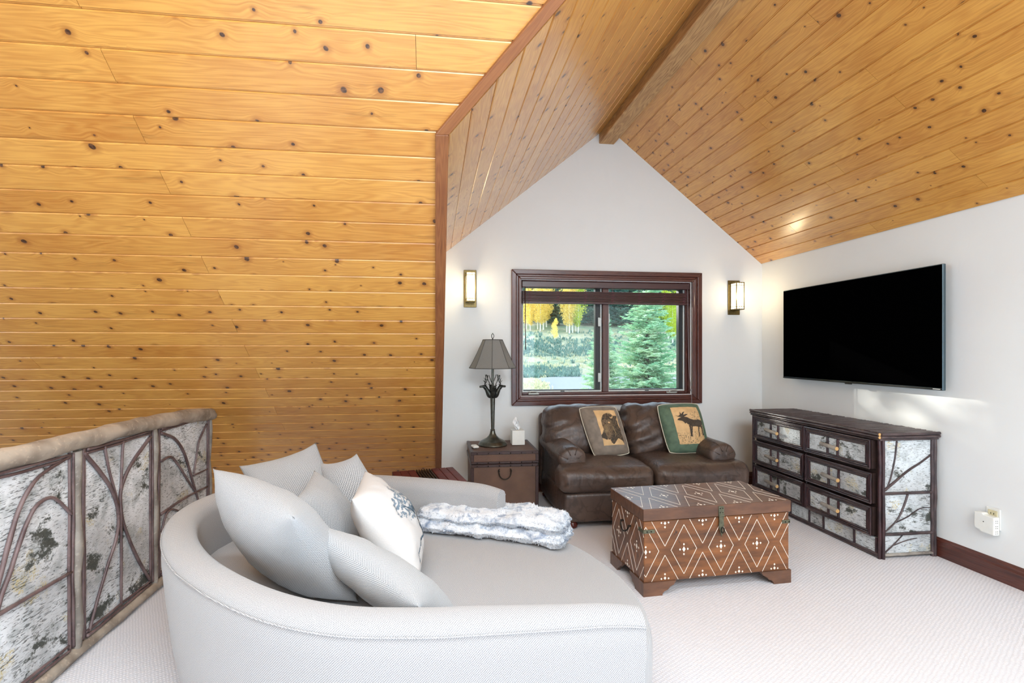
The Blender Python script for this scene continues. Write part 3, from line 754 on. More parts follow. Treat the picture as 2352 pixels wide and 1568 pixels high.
# short hairs standing on the folds
hv = []; hf = []
for o in fold:
    og = WO[o.name]; me = o.data
    for poly_ in me.polygons:
        for _ in range(3):
            c = og + poly_.center; n_ = poly_.normal
            if c.z < 0.45: continue
            c = c + Vector((rnd_.uniform(-.012,.012),rnd_.uniform(-.012,.012),0)); 
            d = (n_ + Vector((rnd_.uniform(-.7,.7),rnd_.uniform(-.7,.7),rnd_.uniform(-.2,.3)))).normalized()*rnd_.uniform(.003,.006)
            s_ = d.cross(Vector((rnd_.random(),rnd_.random(),rnd_.random()))).normalized()*0.0016
            b0 = len(hv); hv += [c-s_-n_*0.004, c+s_-n_*0.004, c+d]; hf.append((b0,b0+1,b0+2))
MB().add(hv, hf).build('pile', FUR, th, kind='stuff')
# ================================================================== RED TRUNK TABLE
def worn(name, a, b, c, rough=0.55, sc=1.0):
    t = NT(name); co = t.coord()
    g = t.noise(t.vmath('MULTIPLY', co, (6*sc, 90*sc, 40*sc)), 1.0, 4, 0.6); s_ = t.noise(co, 34*sc, 5, 0.7); l_ = t.noise(co, 6*sc, 3)
    col = t.mix(t.map(g, 0.3, 0.7), a, b); col = t.mix(t.math('MULTIPLY', t.map(l_, 0.5, 0.7), 0.5), col, [x*0.5 for x in b[:3]]+[1])
    col = t.mix(t.map(s_, 0.66, 0.72), col, c); t.bump(t.math('ADD', g, s_), 0.3, 0.003)
    return t.done(col, rough)
REDW = worn('worn_red_paint', srgb(118,50,48), srgb(82,34,36), srgb(176,140,130))
def frame2(o, ang):
    ca, sa = cos(ang), sin(ang); o = Vector(o)
    return (lambda x, y, z: o + Vector((x*ca - y*sa, x*sa + y*ca, z)))
def lbox(F, x0, x1, y0, y1, z0, z1):
    P = [F(x,y,z) for z in (z0,z1) for (x,y) in ((x0,y0),(x1,y0),(x1,y1),(x0,y1))]
    return MB().add(P, [(0,3,2,1),(4,5,6,7),(0,1,5,4),(1,2,6,5),(2,3,7,6),(3,0,4,7)])
F = frame2((-0.235,3.30,0), radians(11.5))
rt = root('red_trunk_table','worn red painted trunk with black rods across its top behind daybed','trunk',F(0.24,0.24,0))
lbox(F,0.012,0.468,0.012,0.468,0,0.425).build('body', REDW, rt, bevel=0.004)
for x0, x1 in ((0,0.176),(0.302,0.48)):
    n = 3 
    for i in range(n):
        w_ = (x1-x0)/n; lbox(F,x0+i*w_+0.001,x0+(i+1)*w_-0.001,0,0.48,0.427,0.450).build('top_board', REDW, rt, bevel=0.003)
RODM = plain('blackened_rod', srgb(46,34,34), 0.4, 0.4)
lbox(F,0.178,0.300,0.004,0.476,0.427,0.437).build('recess', RODM, rt)
for i in range(6):
    x = 0.189 + i*0.020
    MB().tube([F(x,0.002,0.444),F(x,0.24,0.444),F(x,0.478,0.444)],0.0075,8).build('rod', RODM, rt, smooth=True, angle=60)
for y in (0.0,0.464):
    for x in (0.0,0.464): lbox(F,x,x+0.016,y,y+0.016,0.0,0.424).build('corner_post', RODM, rt, bevel=0.002)

# ================================================================== WOVEN END TABLE TRUNK
def rattan():
    t = NT('woven_rattan'); co = t.coord(rand=False); sx = t.n('SeparateXYZ', {0: co})
    u = t.math('ADD', sx.outputs[0], sx.outputs[1]); v = sx.outputs[2]
    top = t.math('ABSOLUTE', t.n('SeparateXYZ', {0: t.n('NewGeometry').outputs['Normal']}).outputs[2])
    v = t.math('ADD', v, t.math('MULTIPLY', t.math('GREATER_THAN', top, 0.7), sx.outputs[1]))
    su = t.math('SINE', t.math('MULTIPLY', u, 560)); sv = t.math('SINE', t.math('MULTIPLY', v, 760))
    w_ = t.math('MULTIPLY', su, sv); nz = t.noise(co, 50, 4); big = t.noise(co, 7, 3)
    col = t.mix(t.map(w_, -0.6, 0.6), srgb(84,62,52), srgb(140,108,90)); col = t.mix(t.map(big, 0.35, 0.7, 0, 0.5), col, srgb(92,68,60))
    t.bump(t.math('ADD', w_, nz), 0.5, 0.003); return t.done(col, 0.55)
RATTAN = rattan()
STRAP = plain('dark_leather_strap', srgb(66,48,46), 0.4, var=0.15, scale=40, bump=0.2)
tx0,tx1,ty0,ty1 = 0.305,0.868,4.07,4.575
et = root('woven_trunk_table','square brown woven rattan trunk with leather straps beside loveseat','trunk',((tx0+tx1)/2,(ty0+ty1)/2,0))
MB().box(tx0,tx1,ty0,ty1,0.0,0.412).build('body', RATTAN, et, bevel=0.006, seg=2)
lid = MB().box(tx0-0.004,tx1+0.004,ty0-0.006,ty1,0.418,0.52).build('lid', RATTAN, et, bevel=0.006, seg=2)
def strap(par,x0,x1,y0,y1,z0,z1): return MB().box(x0,x1,y0,y1,z0,z1).build('strap', STRAP, par, bevel=0.003)
b = 0.018
for z0,z1,par,e in ((0.495,0.523,lid,0.007),(0.418,0.438,lid,0.007),(0.388,0.413,et,0.003),(0.0,0.022,et,0.003)):
    strap(par,tx0-e,tx1+e,ty0-e-0.004,ty0+b*(1 if z1>0.52 else 0.1),z0,z1)
    strap(par,tx0-e-0.003,tx0+b*(1 if z1>0.52 else 0.1),ty0-e-0.002,ty1,z0,z1-0.0008)
    strap(par,tx1-b*(1 if z1>0.52 else 0.1),tx1+e+0.003,ty0-e-0.002,ty1,z0,z1-0.0012)
for x in (tx0,tx1):
    for z0,z1,par in ((0.438,0.495,lid),(0.022,0.388,et)):
        strap(par,x-0.010 if x==tx0 else x-b,x+b if x==tx0 else x+0.010,ty0-0.010,ty0+b,z0,z1)
first = None
for par, zs in ((lid,(0.508,0.428)),(et,(0.400,))):
    for z in zs:
        for i in range(6):
            x = tx0+0.045+i*(tx1-tx0-0.09)/5; y = ty0-0.0165+(0 if par is lid else 0.004)
            if first is None: first = MB().lathe([(0.0055,0),(0.0052,0.002),(0.0035,0.004),(0.0008,0.005)],(0,0,0),10).build('nail_head', BLACKMETAL, par, origin=(0,0,0), smooth=True); o = first; o.location = Vector((x,y,z))-WO[par.name]; o.rotation_euler=(pi/2,0,0)
            else: inst(first,'nail_head',par,(x,y,z),rot=(pi/2,0,0))
hx, hz = (tx0+tx1)/2, 0.355
hd = MB().tube(catmull([(hx+0.052*cos(pi+pi*k/8), ty0-0.014-0.004*sin(pi*k/8), hz-0.010+0.058*sin(pi+pi*k/8)) for k in range(9)],3),0.005,8).build('handle', BLACKMETAL, et, smooth=True)
for s_ in (-1,1):
    MB().tube([(hx+s_*0.052,ty0-0.001,hz),(hx+s_*0.052,ty0-0.016,hz)],0.008,10).build('handle_mount', BLACKMETAL, hd)
    MB().tube(catmull([(hx+s_*0.052,ty0-0.013,hz-0.01),(hx+s_*0.053,ty0-0.014,hz+0.012),(hx+s_*0.044,ty0-0.014,hz+0.018)],4),0.004,6).build('handle_curl', BLACKMETAL, hd, smooth=True)

# ================================================================== LAMP
lx, ly, lz = 0.515, 4.345, 0.524
lp = root('table_lamp','bronze table lamp with elk heads on stem and grey panelled shade','lamp',(lx,ly,lz))
MB().lathe([(0.128,0),(0.130,0.006),(0.126,0.016),(0.122,0.020),(0.118,0.030),(0.104,0.038),(0.082,0.050),(0.056,0.064),(0.036,0.085),(0.026,0.105),(0.021,0.128)],(lx,ly,lz),36).build('base', PEWTER, lp, smooth=True, angle=40)
MB().lathe([(0.018,0.126),(0.021,0.132),(0.021,0.138),(0.015,0.145),(0.0155,0.16),(0.019,0.30),(0.0235,0.44),(0.025,0.475)],(lx,ly,lz),24).build('stem', PEWTER, lp, smooth=True, angle=40)
MB().lathe([(0.012,0.475),(0.011,0.56),(0.011,0.70)],(lx,ly,lz),16).build('upper_rod', PEWTER, lp, smooth=True, angle=40)
DKP = plain('dark_pewter', srgb(66,68,64), 0.38, 0.85, var=0.3, scale=60)
for k in range(4):
    a = radians(-84 + 90*k); d = Vector((cos(a),sin(a),0)); c = Vector((lx,ly,lz))
    def q(r, z): return c + d*r + Vector((0,0,z))
    hd_ = MB().tube(catmull([q(0.008,0.435),q(0.026,0.455),q(0.044,0.482),q(0.062,0.512),q(0.080,0.528),q(0.104,0.528),q(0.121,0.526)],4),
        [0.0179, 0.0243, 0.0282, 0.0307, 0.0307, 0.0294, 0.0282, 0.0256, 0.023, 0.0211, 0.0192, 0.0179, 0.0182, 0.0192, 0.0186, 0.0166, 0.0147, 0.0128, 0.0113, 0.0102, 0.01, 0.0097, 0.0096, 0.009, 0.0064],9).build('elk_head', DKP, lp, smooth=True)
    sd_ = Vector((-d.y,d.x,0))
    for s_ in (-1,1):
        b0 = q(0.074,0.545)+sd_*0.008*s_
        tip = q(0.052,0.632)+sd_*0.045*s_
        mid = q(0.060,0.582)+sd_*0.030*s_
        m = MB().tube(catmull([b0,mid,tip],4),0.0032,5)
        for tt, dz in ((0.25,(0.016,0.02)),(0.5,(0.012,0.024)),(0.8,(0.004,0.022))):
            p0 = b0.lerp(mid,tt*2) if tt<0.5 else mid.lerp(tip,(tt-0.5)*2)
            m.tube([p0,p0+d*dz[0]+sd_*0.008*s_+Vector((0,0,dz[1]))],[0.003,0.0015],5)
        m.build('antler', DKP, hd_, smooth=True)
        MB().tube([q(0.070,0.536)+sd_*0.012*s_,q(0.062,0.548)+sd_*0.026*s_],[0.006,0.002],6).build('ear', DKP, hd_, smooth=True)
SHADE = plain('grey_shade_cloth', srgb(132,129,124), 0.85, spec=0.15, var=0.04, scale=120, bump=0.1)
SHADET = plain('dark_shade_binding', srgb(72,70,66), 0.7)
ns = 8; zb, zt_, rb, rt_ = lz+0.695, lz+0.95, 0.212, 0.088
hood = None
for k in range(ns):
    a0, a1 = 2*pi*(k-0.5)/ns + 0.25, 2*pi*(k+0.5)/ns + 0.25
    def f(u, v, a0=a0, a1=a1):
        z = zb+(zt_-zb)*v; r = rb+(rt_-rb)*(v**0.88)
        p = Vector((lx+r*cos(a0),ly+r*sin(a0),z)).lerp(Vector((lx+r*cos(a1),ly+r*sin(a1),z)),u); return p
    m = MB(); m.grid(f,4,8); n0 = len(m.v)
    m.grid(lambda u,v,f=f: f(u,v)+(Vector((lx,ly,0))-Vector((f(u,v).x,f(u,v).y,0))).normalized()*0.003,4,8,flip=True)
    pn = m.build('shade_panel', SHADE, lp, smooth=True)
    e = [f(0,v/8)+Vector((cos(a0),sin(a0),0))*0.001 for v in range(9)]
    MB().tube(e,0.0022,5).build('shade_rib', SHADET, lp, smooth=True)
for z, r in ((zb,rb),(zt_,rt_)):
    MB().tube([(lx+r*cos(2*pi*(k-0.5)/ns+0.25),ly+r*sin(2*pi*(k-0.5)/ns+0.25),z) for k in range(ns+1)],0.0035,6,cap=False).build('shade_rim', SHADET, lp)
m = MB()
for k in range(3):
    a = 2*pi*k/3; m.tube([(lx,ly,zt_),(lx+rt_*0.92*cos(a),ly+rt_*0.92*sin(a),zt_-0.002)],0.002,5)
m.tube([(lx,ly,lz+0.70),(lx,ly,zt_)],0.004,6).build('shade_spider', DKP, lp)
fi = MB().lathe([(0.008,0),(0.006,0.006),(0.003,0.012)],(lx,ly,zt_+0.002),12).build('finial', DKP, lp, smooth=True)
MB().tube([(lx+0.011*cos(a),ly,zt_+0.034+0.020*sin(a)) for a in [2*pi*k/16 for k in range(17)]],0.0032,6,cap=False).build('finial_ring', DKP, fi, smooth=True)
MB().lathe([(0.004,0),(0.003,0.005),(0.001,0.009)],(lx,ly,zt_+0.054),8).build('finial_tip', DKP, fi, smooth=True)

# ================================================================== TISSUE BOX, REMOTE
tb = root('tissue_box','white square tissue box with a tuft of tissue on woven trunk','tissue box',(0.745,4.36,0.524))
MB().box(0.687,0.803,4.302,4.418,0.524,0.655).build('box', WHITEPL, tb, bevel=0.004, seg=2)
TIS = plain('tissue_paper', srgb(244,244,244), 0.9, var=0.01)
m = MB()
for k in range(4):
    a = k*0.8; dx, dy = cos(a)*0.032, sin(a)*0.032
    m.grid(lambda u,v: Vector((0.745+dx*(u*2-1)*(0.35+0.9*v*(1-0.7*v))+0.010*sin(v*6+k)-0.016*v, 4.36+dy*(u*2-1)*(0.35+0.9*v*(1-0.7*v))+0.010*cos(v*5+k*2)*v+0.008*sin(u*5), 0.6555+0.115*v*(1-0.28*abs(u*2-1)))),8,10)
m.build('tissue', TIS, tb, smooth=True)
rm = root('remote_control','small white rounded remote lying beside the lamp base','remote',(0.345,4.235,0.524))
m = MB().rbox((0,0,0.011),(0.026,0.045,0.010),0.0095,n=4,m=4,puff=(0.003,0.004,0.002))
for p in m.v: x,y=p.x,p.y; p.x,p.y,p.z = 0.345+x*0.97-y*0.2,4.235+y*0.97+x*0.2,p.z+0.5245
rb_ = m.build('case', WHITEPL, rm, smooth=True)
MB().rbox((0.343,4.222,0.548),(0.011,0.006,0.002),0.0018,n=2,m=2).build('button', SCREEN, rm, smooth=True)
# ================================================================== LEATHER LOVESEAT
def leather():
    t = NT('brown_leather'); co = t.coord()
    w1 = t.noise(co, 7, 3, 0.5, 0.4); w2 = t.noise(co, 60, 3, 0.6, 0.6); v = t.n('TexVoronoi', {'Vector': co, 'Scale': 330}).outputs[0]
    crease = t.math('ABSOLUTE', t.math('SUBTRACT', w1, 0.5))
    wear = t.noise(co, 4, 3)
    col = t.mix(t.map(wear, 0.35, 0.7), srgb(74,60,54), srgb(94,76,66)); col = t.mix(t.map(crease, 0.0, 0.05, 0.5, 0), col, srgb(44,32,28))
    w3 = t.noise(t.vmath('MULTIPLY', co, (46, 30, 11)), 1.0, 3, 0.6, 0.5)
    h = t.math('ADD', t.math('ADD', t.math('MULTIPLY', t.map(crease, 0, 0.10), 0.5), t.math('MULTIPLY', w3, 1.6)), t.math('ADD', t.math('MULTIPLY', w2, 0.25), t.math('MULTIPLY', v, 0.08)))
    t.bump(h, 0.22, 0.008)
    return t.done(col, t.map(w2, 0.3, 0.7, 0.33, 0.48), spec=0.5, coat=0.0)
LEATH = leather()
ls = root('leather_loveseat','dark brown leather loveseat with rolled arms under the window','loveseat',(1.72,4.05,0))
X0, X1 = 0.97, 2.47
def nz(p, s, k=0): return noise.noise(Vector((p.x*s+k, p.y*s, p.z*s)))
# base
def d_base(w_, nn, o): return nn*0.004*nz(w_,7)
MB().rbox((1.72,4.06,0.162),(0.735,0.445,0.112),0.025,n=3,m=10,disp=d_base).build('base', LEATH, ls, smooth=True)
for x in (1.36,2.08): MB().tube([(x,3.6128,0.06),(x,3.6125,0.16),(x,3.6128,0.262)],0.003,5).build('base_seam', LEATH, ls, smooth=True)
# seat cushions with T shape
def seat(x0, x1, side):
    c = ((x0+x1)/2, 3.93, 0.372)
    def dsp(w_, nn, o):
        k = 0
        if nn.y < -0.3: k = 0.010*sin(w_.x*84+3*nz(w_,7))*max(0,1-abs((w_.z-0.36)/0.09))*(0.5+nz(w_,6))
        return nn*(k + 0.006*nz(w_,8,3)) + Vector((0,0,0.012*nz(w_,3.2,9) if nn.z>0 else 0))
    m = MB().rbox(c, ((x1-x0)/2,0.345,0.098),0.075,n=6,m=26,puff=(0.0,0.018,0.022),disp=dsp)
    for p in m.v:                      # ears of the T reach out in front of the arms
        if p.y > 3.78:
            k = min(1,(p.y-3.78)/0.03)
            if side < 0 and p.x < 1.215: p.x = p.x + (1.215-p.x)*k*0.93
            if side > 0 and p.x > 2.245: p.x = p.x + (2.245-p.x)*k*0.93
    o = m.build('seat_cushion', LEATH, ls, smooth=True)
    MB().tube([(x0+0.05+(x1-x0-0.1)*i/14, 3.596+0.006*abs(i/7-1)**2, 0.418+0.006*sin(i)) for i in range(15)],0.003,5).build('seam_welt', LEATH, o, smooth=True)
seat(0.945,1.718,-1); seat(1.722,2.525,1)
# back cushions
def back(x0, x1, k, tilt):
    def dsp(w_, nn, o):
        cx_ = (x0+x1)/2; u = (w_.x-cx_)/((x1-x0)/2); v = (w_.z-0.47)/0.36
        ang = w_.z*2.2*(1 if k else -1) + w_.x
        inner = u if not k else -u
        dra = 0.017*sin(w_.z*46 + inner*7 + 2.6*nz(w_,4,k))*max(0,inner*0.9+0.15)**1.2 + 0.007*sin(w_.z*60-inner*9+3*nz(w_,5,k+2))*max(0,-inner)
        top = 0.008*nz(Vector((w_.x*2.2,w_.y,w_.z*0.8)),6,k)*max(0,v)
        q = nn*(dra*(1 if nn.y<0.3 else 0) + top + 0.005*nz(w_,16,k)); return q
    m = MB().rbox(((x0+x1)/2,4.23,0.648),((x1-x0)/2,0.135,0.205),0.10,n=6,m=30,puff=(0.0,0.055,0.02),disp=dsp)
    for p in m.v: p.y += (p.z-0.45)*0.30 - 0.02; p.z += 0.012*sin((p.x-x0)/(x1-x0)*pi)
    o = m.build('back_cushion', LEATH, ls, smooth=True)
back(0.965,1.70,0,0); back(1.705,2.46,5,0)
MB().rbox((1.72,4.475,0.45),(0.755,0.055,0.345),0.05,n=4,m=8,disp=lambda w_,nn,o: nn*0.006*nz(w_,6)).build('back_frame', LEATH, ls, smooth=True)
# rolled arms
def arm(xc, s_):
    prof = []
    for k in range(19):
        a = radians(-40 + 260*k/18); prof.append((0.118*cos(a), 0.515+0.098*sin(a)))
    prof = [(0.105,0.28)] + prof + [(-0.092,0.28)]
    n_ = len(prof); ys = [3.735,3.745,3.765,3.80] + [3.84+i*0.05 for i in range(13)]
    V = []
    for i, y in enumerate(ys):
        k = [0.80,0.92,0.98,1.0][i] if i < 4 else 1.0
        drop = 0.0 if y < 4.1 else 0.02*(y-4.1)/0.3
        for (a, z) in prof:
            zz = 0.46+(z-0.46)*k if z > 0.3 else z
            p = Vector((xc+s_*a*k*(-1), y, zz-drop+ (0.05*max(0,(y-4.05)/0.4) if z>0.4 else 0)))
            pl_ = 0.006*sin(y*0+ (a*40+z*60))*max(0,1-abs(y-3.78)/0.09)
            p += Vector((0, -pl_, 0.007*nz(p,11))); V.append(p)
    F = [(i*n_+j, i*n_+j+1, (i+1)*n_+j+1, (i+1)*n_+j) if s_<0 else (i*n_+j, (i+1)*n_+j, (i+1)*n_+j+1, i*n_+j+1) for i in range(len(ys)-1) for j in range(n_-1)]
    V.append(Vector((xc,3.728,0.47))); F += [((j, len(V)-1, j+1) if s_<0 else (j, j+1, len(V)-1)) for j in range(n_-1)]
    m = MB().add(V, F); ar = m.build('arm', LEATH, ls, smooth=True)
    for j in range(5):
        a = radians(-20+45*j); x = xc - s_*0.112*cos(a); z = 0.515+0.092*sin(a)
        MB().tube(catmull([(xc-s_*0.045*cos(a),3.729,0.50+0.05*sin(a)),(xc-s_*0.085*cos(a),3.735,0.51+0.078*sin(a)),(x,3.765,z),(x,3.84,z+0.003)],3),[0.004]*10,5).build('pleat', LEATH, ar, smooth=True)
    MB().rbox((xc-s_*0.02,4.06,0.17),(0.10,0.32,0.10),0.02,n=3,m=6).build('arm_panel', LEATH, ar, smooth=True)
arm(1.085,-1); arm(2.365,1)
FOOT = plain('mahogany_foot', srgb(86,36,28), 0.25, var=0.2, scale=30)
for x, y in ((1.06,3.66),(2.38,3.66),(1.04,4.46),(2.40,4.46)):
    MB().lathe([(0.022,0),(0.038,0.012),(0.040,0.028),(0.030,0.044),(0.026,0.054)],(x,y,0),18).build('foot', FOOT, ls, smooth=True)

# ------------------------------------------------------------------ printed leather pillows
SUEDE = plain('taupe_suede', srgb(132,120,108), 0.75, var=0.16, scale=22, bump=0.3)
GREENS = plain('green_suede', srgb(86,108,88), 0.7, var=0.2, scale=22, bump=0.3)
TAN = plain('tan_hide_panel', srgb(216,178,128), 0.7, var=0.10, scale=26)
INKB = plain('charcoal_print', srgb(70,60,50), 0.8, var=0.35, scale=160)
INKM = plain('brown_print', srgb(118,98,74), 0.8, var=0.3, scale=120)
INKL = plain('faded_print', srgb(140,120,88), 0.8, var=0.3, scale=160)
PIPE = plain('pale_piping', srgb(206,198,178), 0.8)
def inside(pt, P):
    x, y = pt; r = False; j = len(P)-1
    for i in range(len(P)):
        if (P[i][1] > y) != (P[j][1] > y) and x < (P[j][0]-P[i][0])*(y-P[i][1])/(P[j][1]-P[i][1])+P[i][0]: r = not r
        j = i
    return r
def printed(label, C, mat, rect, box, seed):
    o = root('printed_pillow', label, 'pillow', ((C[2][0]+C[3][0])/2, C[3][1], C[3][2]), 'printed pillows on the loveseat')
    q, f = pillow('', '', '', C, 0.088, mat, seed=seed, wr=0.014, root_=o, pinch=-0.02, rc=0.05)
    sd_ = 1 if f(0,0,1).y < f(0,0,-1).y else -1
    m = MB().tube([f(s,t,1) for s,t in [(-1+k/10,-1) for k in range(20)]+[(1,-1+k/10) for k in range(20)]+[(1-k/10,1) for k in range(20)]+[(-1,1-k/10) for k in range(21)]],0.0045,6,cap=False)
    m.build('piping', PIPE, o, smooth=True)
    decal(f, lambda u,v: True, 30, 36, 'picture_panel', TAN, o, sd_, box, 0.002)
    return o, f, sd_
# bison
C1 = [(1.257,4.165,0.87),(1.605,4.165,0.876),(1.655,3.965,0.492),(1.33,3.955,0.482)]
b1 = (-0.42,0.70,-0.74,0.68)
o, f, sd_ = printed('taupe suede pillow with a bison head print on loveseat', C1, SUEDE, None, b1, 21)
def un(P, TL, TR, BR, BL):
    out = []
    for x, y in P:
        u, v = 0.5, 0.5
        for _ in range(12):
            px_ = (TL[0]*(1-u)+TR[0]*u)*(1-v)+(BL[0]*(1-u)+BR[0]*u)*v - x; py_ = (TL[1]*(1-u)+TR[1]*u)*(1-v)+(BL[1]*(1-u)+BR[1]*u)*v - y
            u -= px_/(TR[0]-TL[0]); v -= py_/(BL[1]-TL[1])
        out.append((u, v))
    return out
R1 = ((495,230),(745,222),(825,630),(580,640))
bis = un([(562,372),(575,318),(600,282),(640,262),(690,268),(720,300),(756,292),(752,345),(766,395),(788,460),(808,540),(822,610),(800,590),(770,568),(748,562),(725,590),(700,626),(672,612),(650,578),(622,580),(585,572),(560,555),(556,528),(572,502),(582,470),(574,430)], *R1)
horn = un([(672,305),(690,318),(705,300),(703,280),(712,300),(706,322),(690,332),(675,322)], *R1)
eye = un([(645,372),(662,374),(664,392),(648,392)], *R1)
hl = [un(q_, *R1) for q_ in ([(590,430),(620,400),(640,440),(625,500),(600,510)],[(640,270),(660,262),(690,275),(670,285)],[(690,420),(705,430),(730,520),(715,540)])]
def bm(u, v):
    k = 0.014*noise.noise(Vector((u*30,v*30,2))); return inside((u+k,v-k), bis) and not inside((u,v),horn) and not inside((u,v),eye)
fc = un([(562,372),(580,345),(620,350),(660,345),(690,365),(700,410),(690,470),(672,520),(650,560),(620,578),(585,572),(560,555),(556,528),(572,502),(582,470),(574,430)], *R1)
fur_ = lambda u,v: noise.noise(Vector((u*34,v*16,4)))+0.6*noise.noise(Vector((u*70,v*40,9)))
dark = lambda u,v: (fur_(u,v) > (0.28 if inside((u,v),fc) else -0.22)) or (v > 0.66 and u < 0.2)
decal(f, lambda u,v: bm(u,v) and dark(u,v), 84, 110, 'bison_print', INKB, o, sd_, b1, 0.0036)['kind'] = 'stuff'
decal(f, lambda u,v: bm(u,v) and not dark(u,v), 84, 110, 'bison_midtone', INKM, o, sd_, b1, 0.0034)['kind'] = 'stuff'
decal(f, lambda u,v: any(inside((u,v),h_) for h_ in hl) and noise.noise(Vector((u*40,v*40,7)))>-0.1, 84, 110, 'bison_highlight', INKL, o, sd_, b1, 0.0042)['kind'] = 'stuff'
# moose
C2 = [(1.985,4.165,0.885),(2.385,4.165,0.895),(2.385,3.975,0.492),(2.005,3.965,0.487)]
b2 = (-0.56,0.72,-0.76,0.72)
o, f, sd_ = printed('green suede pillow with a standing moose print on loveseat', C2, GREENS, None, b2, 33)
R2 = ((1320,205),(1625,200),(1675,615),(1365,620))
mo = [un(q_, *R2) for q_ in (
    [(1372,352),(1384,338),(1404,328),(1424,318),(1450,318),(1482,326),(1520,346),(1570,356),(1615,350),(1642,366),(1648,400),(1640,430),(1612,442),(1580,436),(1540,436),(1505,428),(1478,410),(1462,392),(1448,402),(1438,386),(1420,368),(1396,362)],
    [(1360,296),(1384,312),(1404,296),(1408,262),(1424,288),(1438,268),(1458,260),(1446,292),(1474,290),(1492,294),(1462,314),(1432,324),(1404,322),(1380,318)],
    [(1482,420),(1504,424),(1512,500),(1510,540),(1500,540),(1494,480)],[(1512,430),(1530,432),(1520,480),(1522,545),(1512,545),(1508,480)],
    [(1590,430),(1608,432),(1600,470),(1610,540),(1600,542),(1588,470)],[(1618,425),(1644,420),(1650,470),(1662,530),(1650,535),(1636,470)])]
decal(f, lambda u,v: any(inside((u+0.006*noise.noise(Vector((u*40,v*40,1))),v),q_) for q_ in mo), 100, 130, 'moose_print', INKB, o, sd_, b2, 0.0036)
def scrub(u, v):
    n_ = noise.noise(Vector((u*26,v*44,5)))+0.4*noise.noise(Vector((u*70,v*90,2)))
    if v > 0.70: return n_ > 0.22 + 0.5*abs(v-0.86)
    if u > 0.62 and 0.12 < v < 0.42: return n_ > 0.12+0.9*abs(u-0.80)+ (0.3-v if v<0.3 else 0)
    return False
decal(f, lambda u,v: v > 0.55 and scrub(u,v), 90, 120, 'scrub_print', INKL, o, sd_, b2, 0.0030)['kind'] = 'stuff'
decal(f, lambda u,v: v < 0.55 and scrub(u,v), 90, 120, 'treeline_print', INKL, o, sd_, b2, 0.0030)['kind'] = 'stuff'
# ================================================================== INLAID CHEST
CHW = worn('antique_brown_wood', srgb(146,92,52), srgb(76,49,35), srgb(52,37,31), 0.34, 0.5)
CHD = worn('dark_chest_wood', srgb(122,84,62), srgb(84,58,46), srgb(64,46,38), 0.34, 0.5)
BONE = plain('bone_inlay', srgb(232,222,208), 0.45, var=0.05)
GRMET = plain('verdigris_iron', srgb(96,96,78), 0.5, 0.5, var=0.3, scale=60)
CA = radians(3.6); CF = frame2((1.158,2.586,0), CA); CL, CD, CH = 0.938, 0.432, 0.49
ch = root('inlaid_chest','brown wooden chest with white diamond inlay standing before loveseat','chest',CF(CL/2,CD/2,0))
lbox(CF,0.004,CL-0.004,0.004,CD-0.004,0.075,0.418).build('body', CHW, ch, bevel=0.003)
cl = lbox(CF,-0.004,CL+0.004,-0.005,CD+0.004,0.422,0.489).build('lid', CHD, ch, bevel=0.004, seg=2)
# inlay strips: built on a face frame (a, b) with outward normal
def face_inlay(O, A, B, N, wa, hb, c0, per, parent, hw, hh, clusters=True):
    O, A, B, N = Vector(O), Vector(A), Vector(B), Vector(N)
    def strip(p, q, w_=0.0028):
        # clip to the face
        def cl_(p, q):
            t0, t1 = 0.0, 1.0; d = (q[0]-p[0], q[1]-p[1])
            for i, lim in ((0, wa), (1, hb)):
                for sgn, bound in ((-1, 0.0), (1, lim)):
                    den = sgn*d[i]; num = sgn*(bound - p[i])
                    if abs(den) < 1e-9:
                        if num < 0: return None
                    elif den > 0: t1 = min(t1, num/den)
                    else: t0 = max(t0, num/den)
            return None if t0 >= t1-0.02 else ((p[0]+d[0]*t0,p[1]+d[1]*t0),(p[0]+d[0]*t1,p[1]+d[1]*t1))
        r = cl_(p, q)
        if not r: return
        p, q = r; P = O+A*p[0]+B*p[1]; Q = O+A*q[0]+B*q[1]; d = (Q-P)/2; s_ = N.cross(d).normalized()*w_/2
        MB().obox((P+Q)/2+N*0.0004, d, s_, N*0.0008).build('inlay_strip', BONE, parent)
    def dia(a, b, ra, rb):
        if not (0.004 < a < wa-0.004 and 0.004 < b < hb-0.004): return
        ra2 = min(ra, a, wa-a); P = O+A*a+B*b
        pts = [P-A*ra2, P-B*min(rb,b), P+A*ra2, P+B*min(rb,hb-b)]
        MB().prism([p-N*0.0002 for p in pts], N*0.0014).build('inlay_diamond', BONE, parent)
    k0 = -1
    c = c0 - per*2
    while c < wa + per:
        mid = hb*0.5
        for s_ in (1,-1):
            strip((c-hw,mid),(c,mid+s_*hh)); strip((c,mid+s_*hh),(c+hw,mid))
            x = c+per/2; ap = mid + s_*hb*0.075; ex = hb*0.5+0.02
            rise = (hb if s_>0 else 0)
            sl = (hw)/(hh)
            strip((x,ap),(x-abs(rise-ap)*sl,rise)); strip((x,ap),(x+abs(rise-ap)*sl,rise))
        if clusters:
            dia(c,mid,0.010,0.016)
            for da, db in ((0.024,0),(-0.024,0),(0,0.028),(0,-0.028)): dia(c+da,mid+db,0.006,0.007)
            x = c+per/2
            for yb, s_ in ((0.014,1),(hb-0.014,-1)):
                dia(x,yb,0.008,0.010); dia(x,yb+s_*0.022,0.006,0.007)
                for da in (0.022,-0.022): dia(x+da,yb-s_*0.003,0.006,0.006)
        c += per
ea = Vector((cos(CA),sin(CA),0)); eb = Vector((-sin(CA),cos(CA),0)); ez = Vector((0,0,1))
per = 0.235
face_inlay(CF(0.006,0.004,0.078), ea, ez, -eb, CL-0.012, 0.338, 0.243, per, ch, 0.080, 0.140)
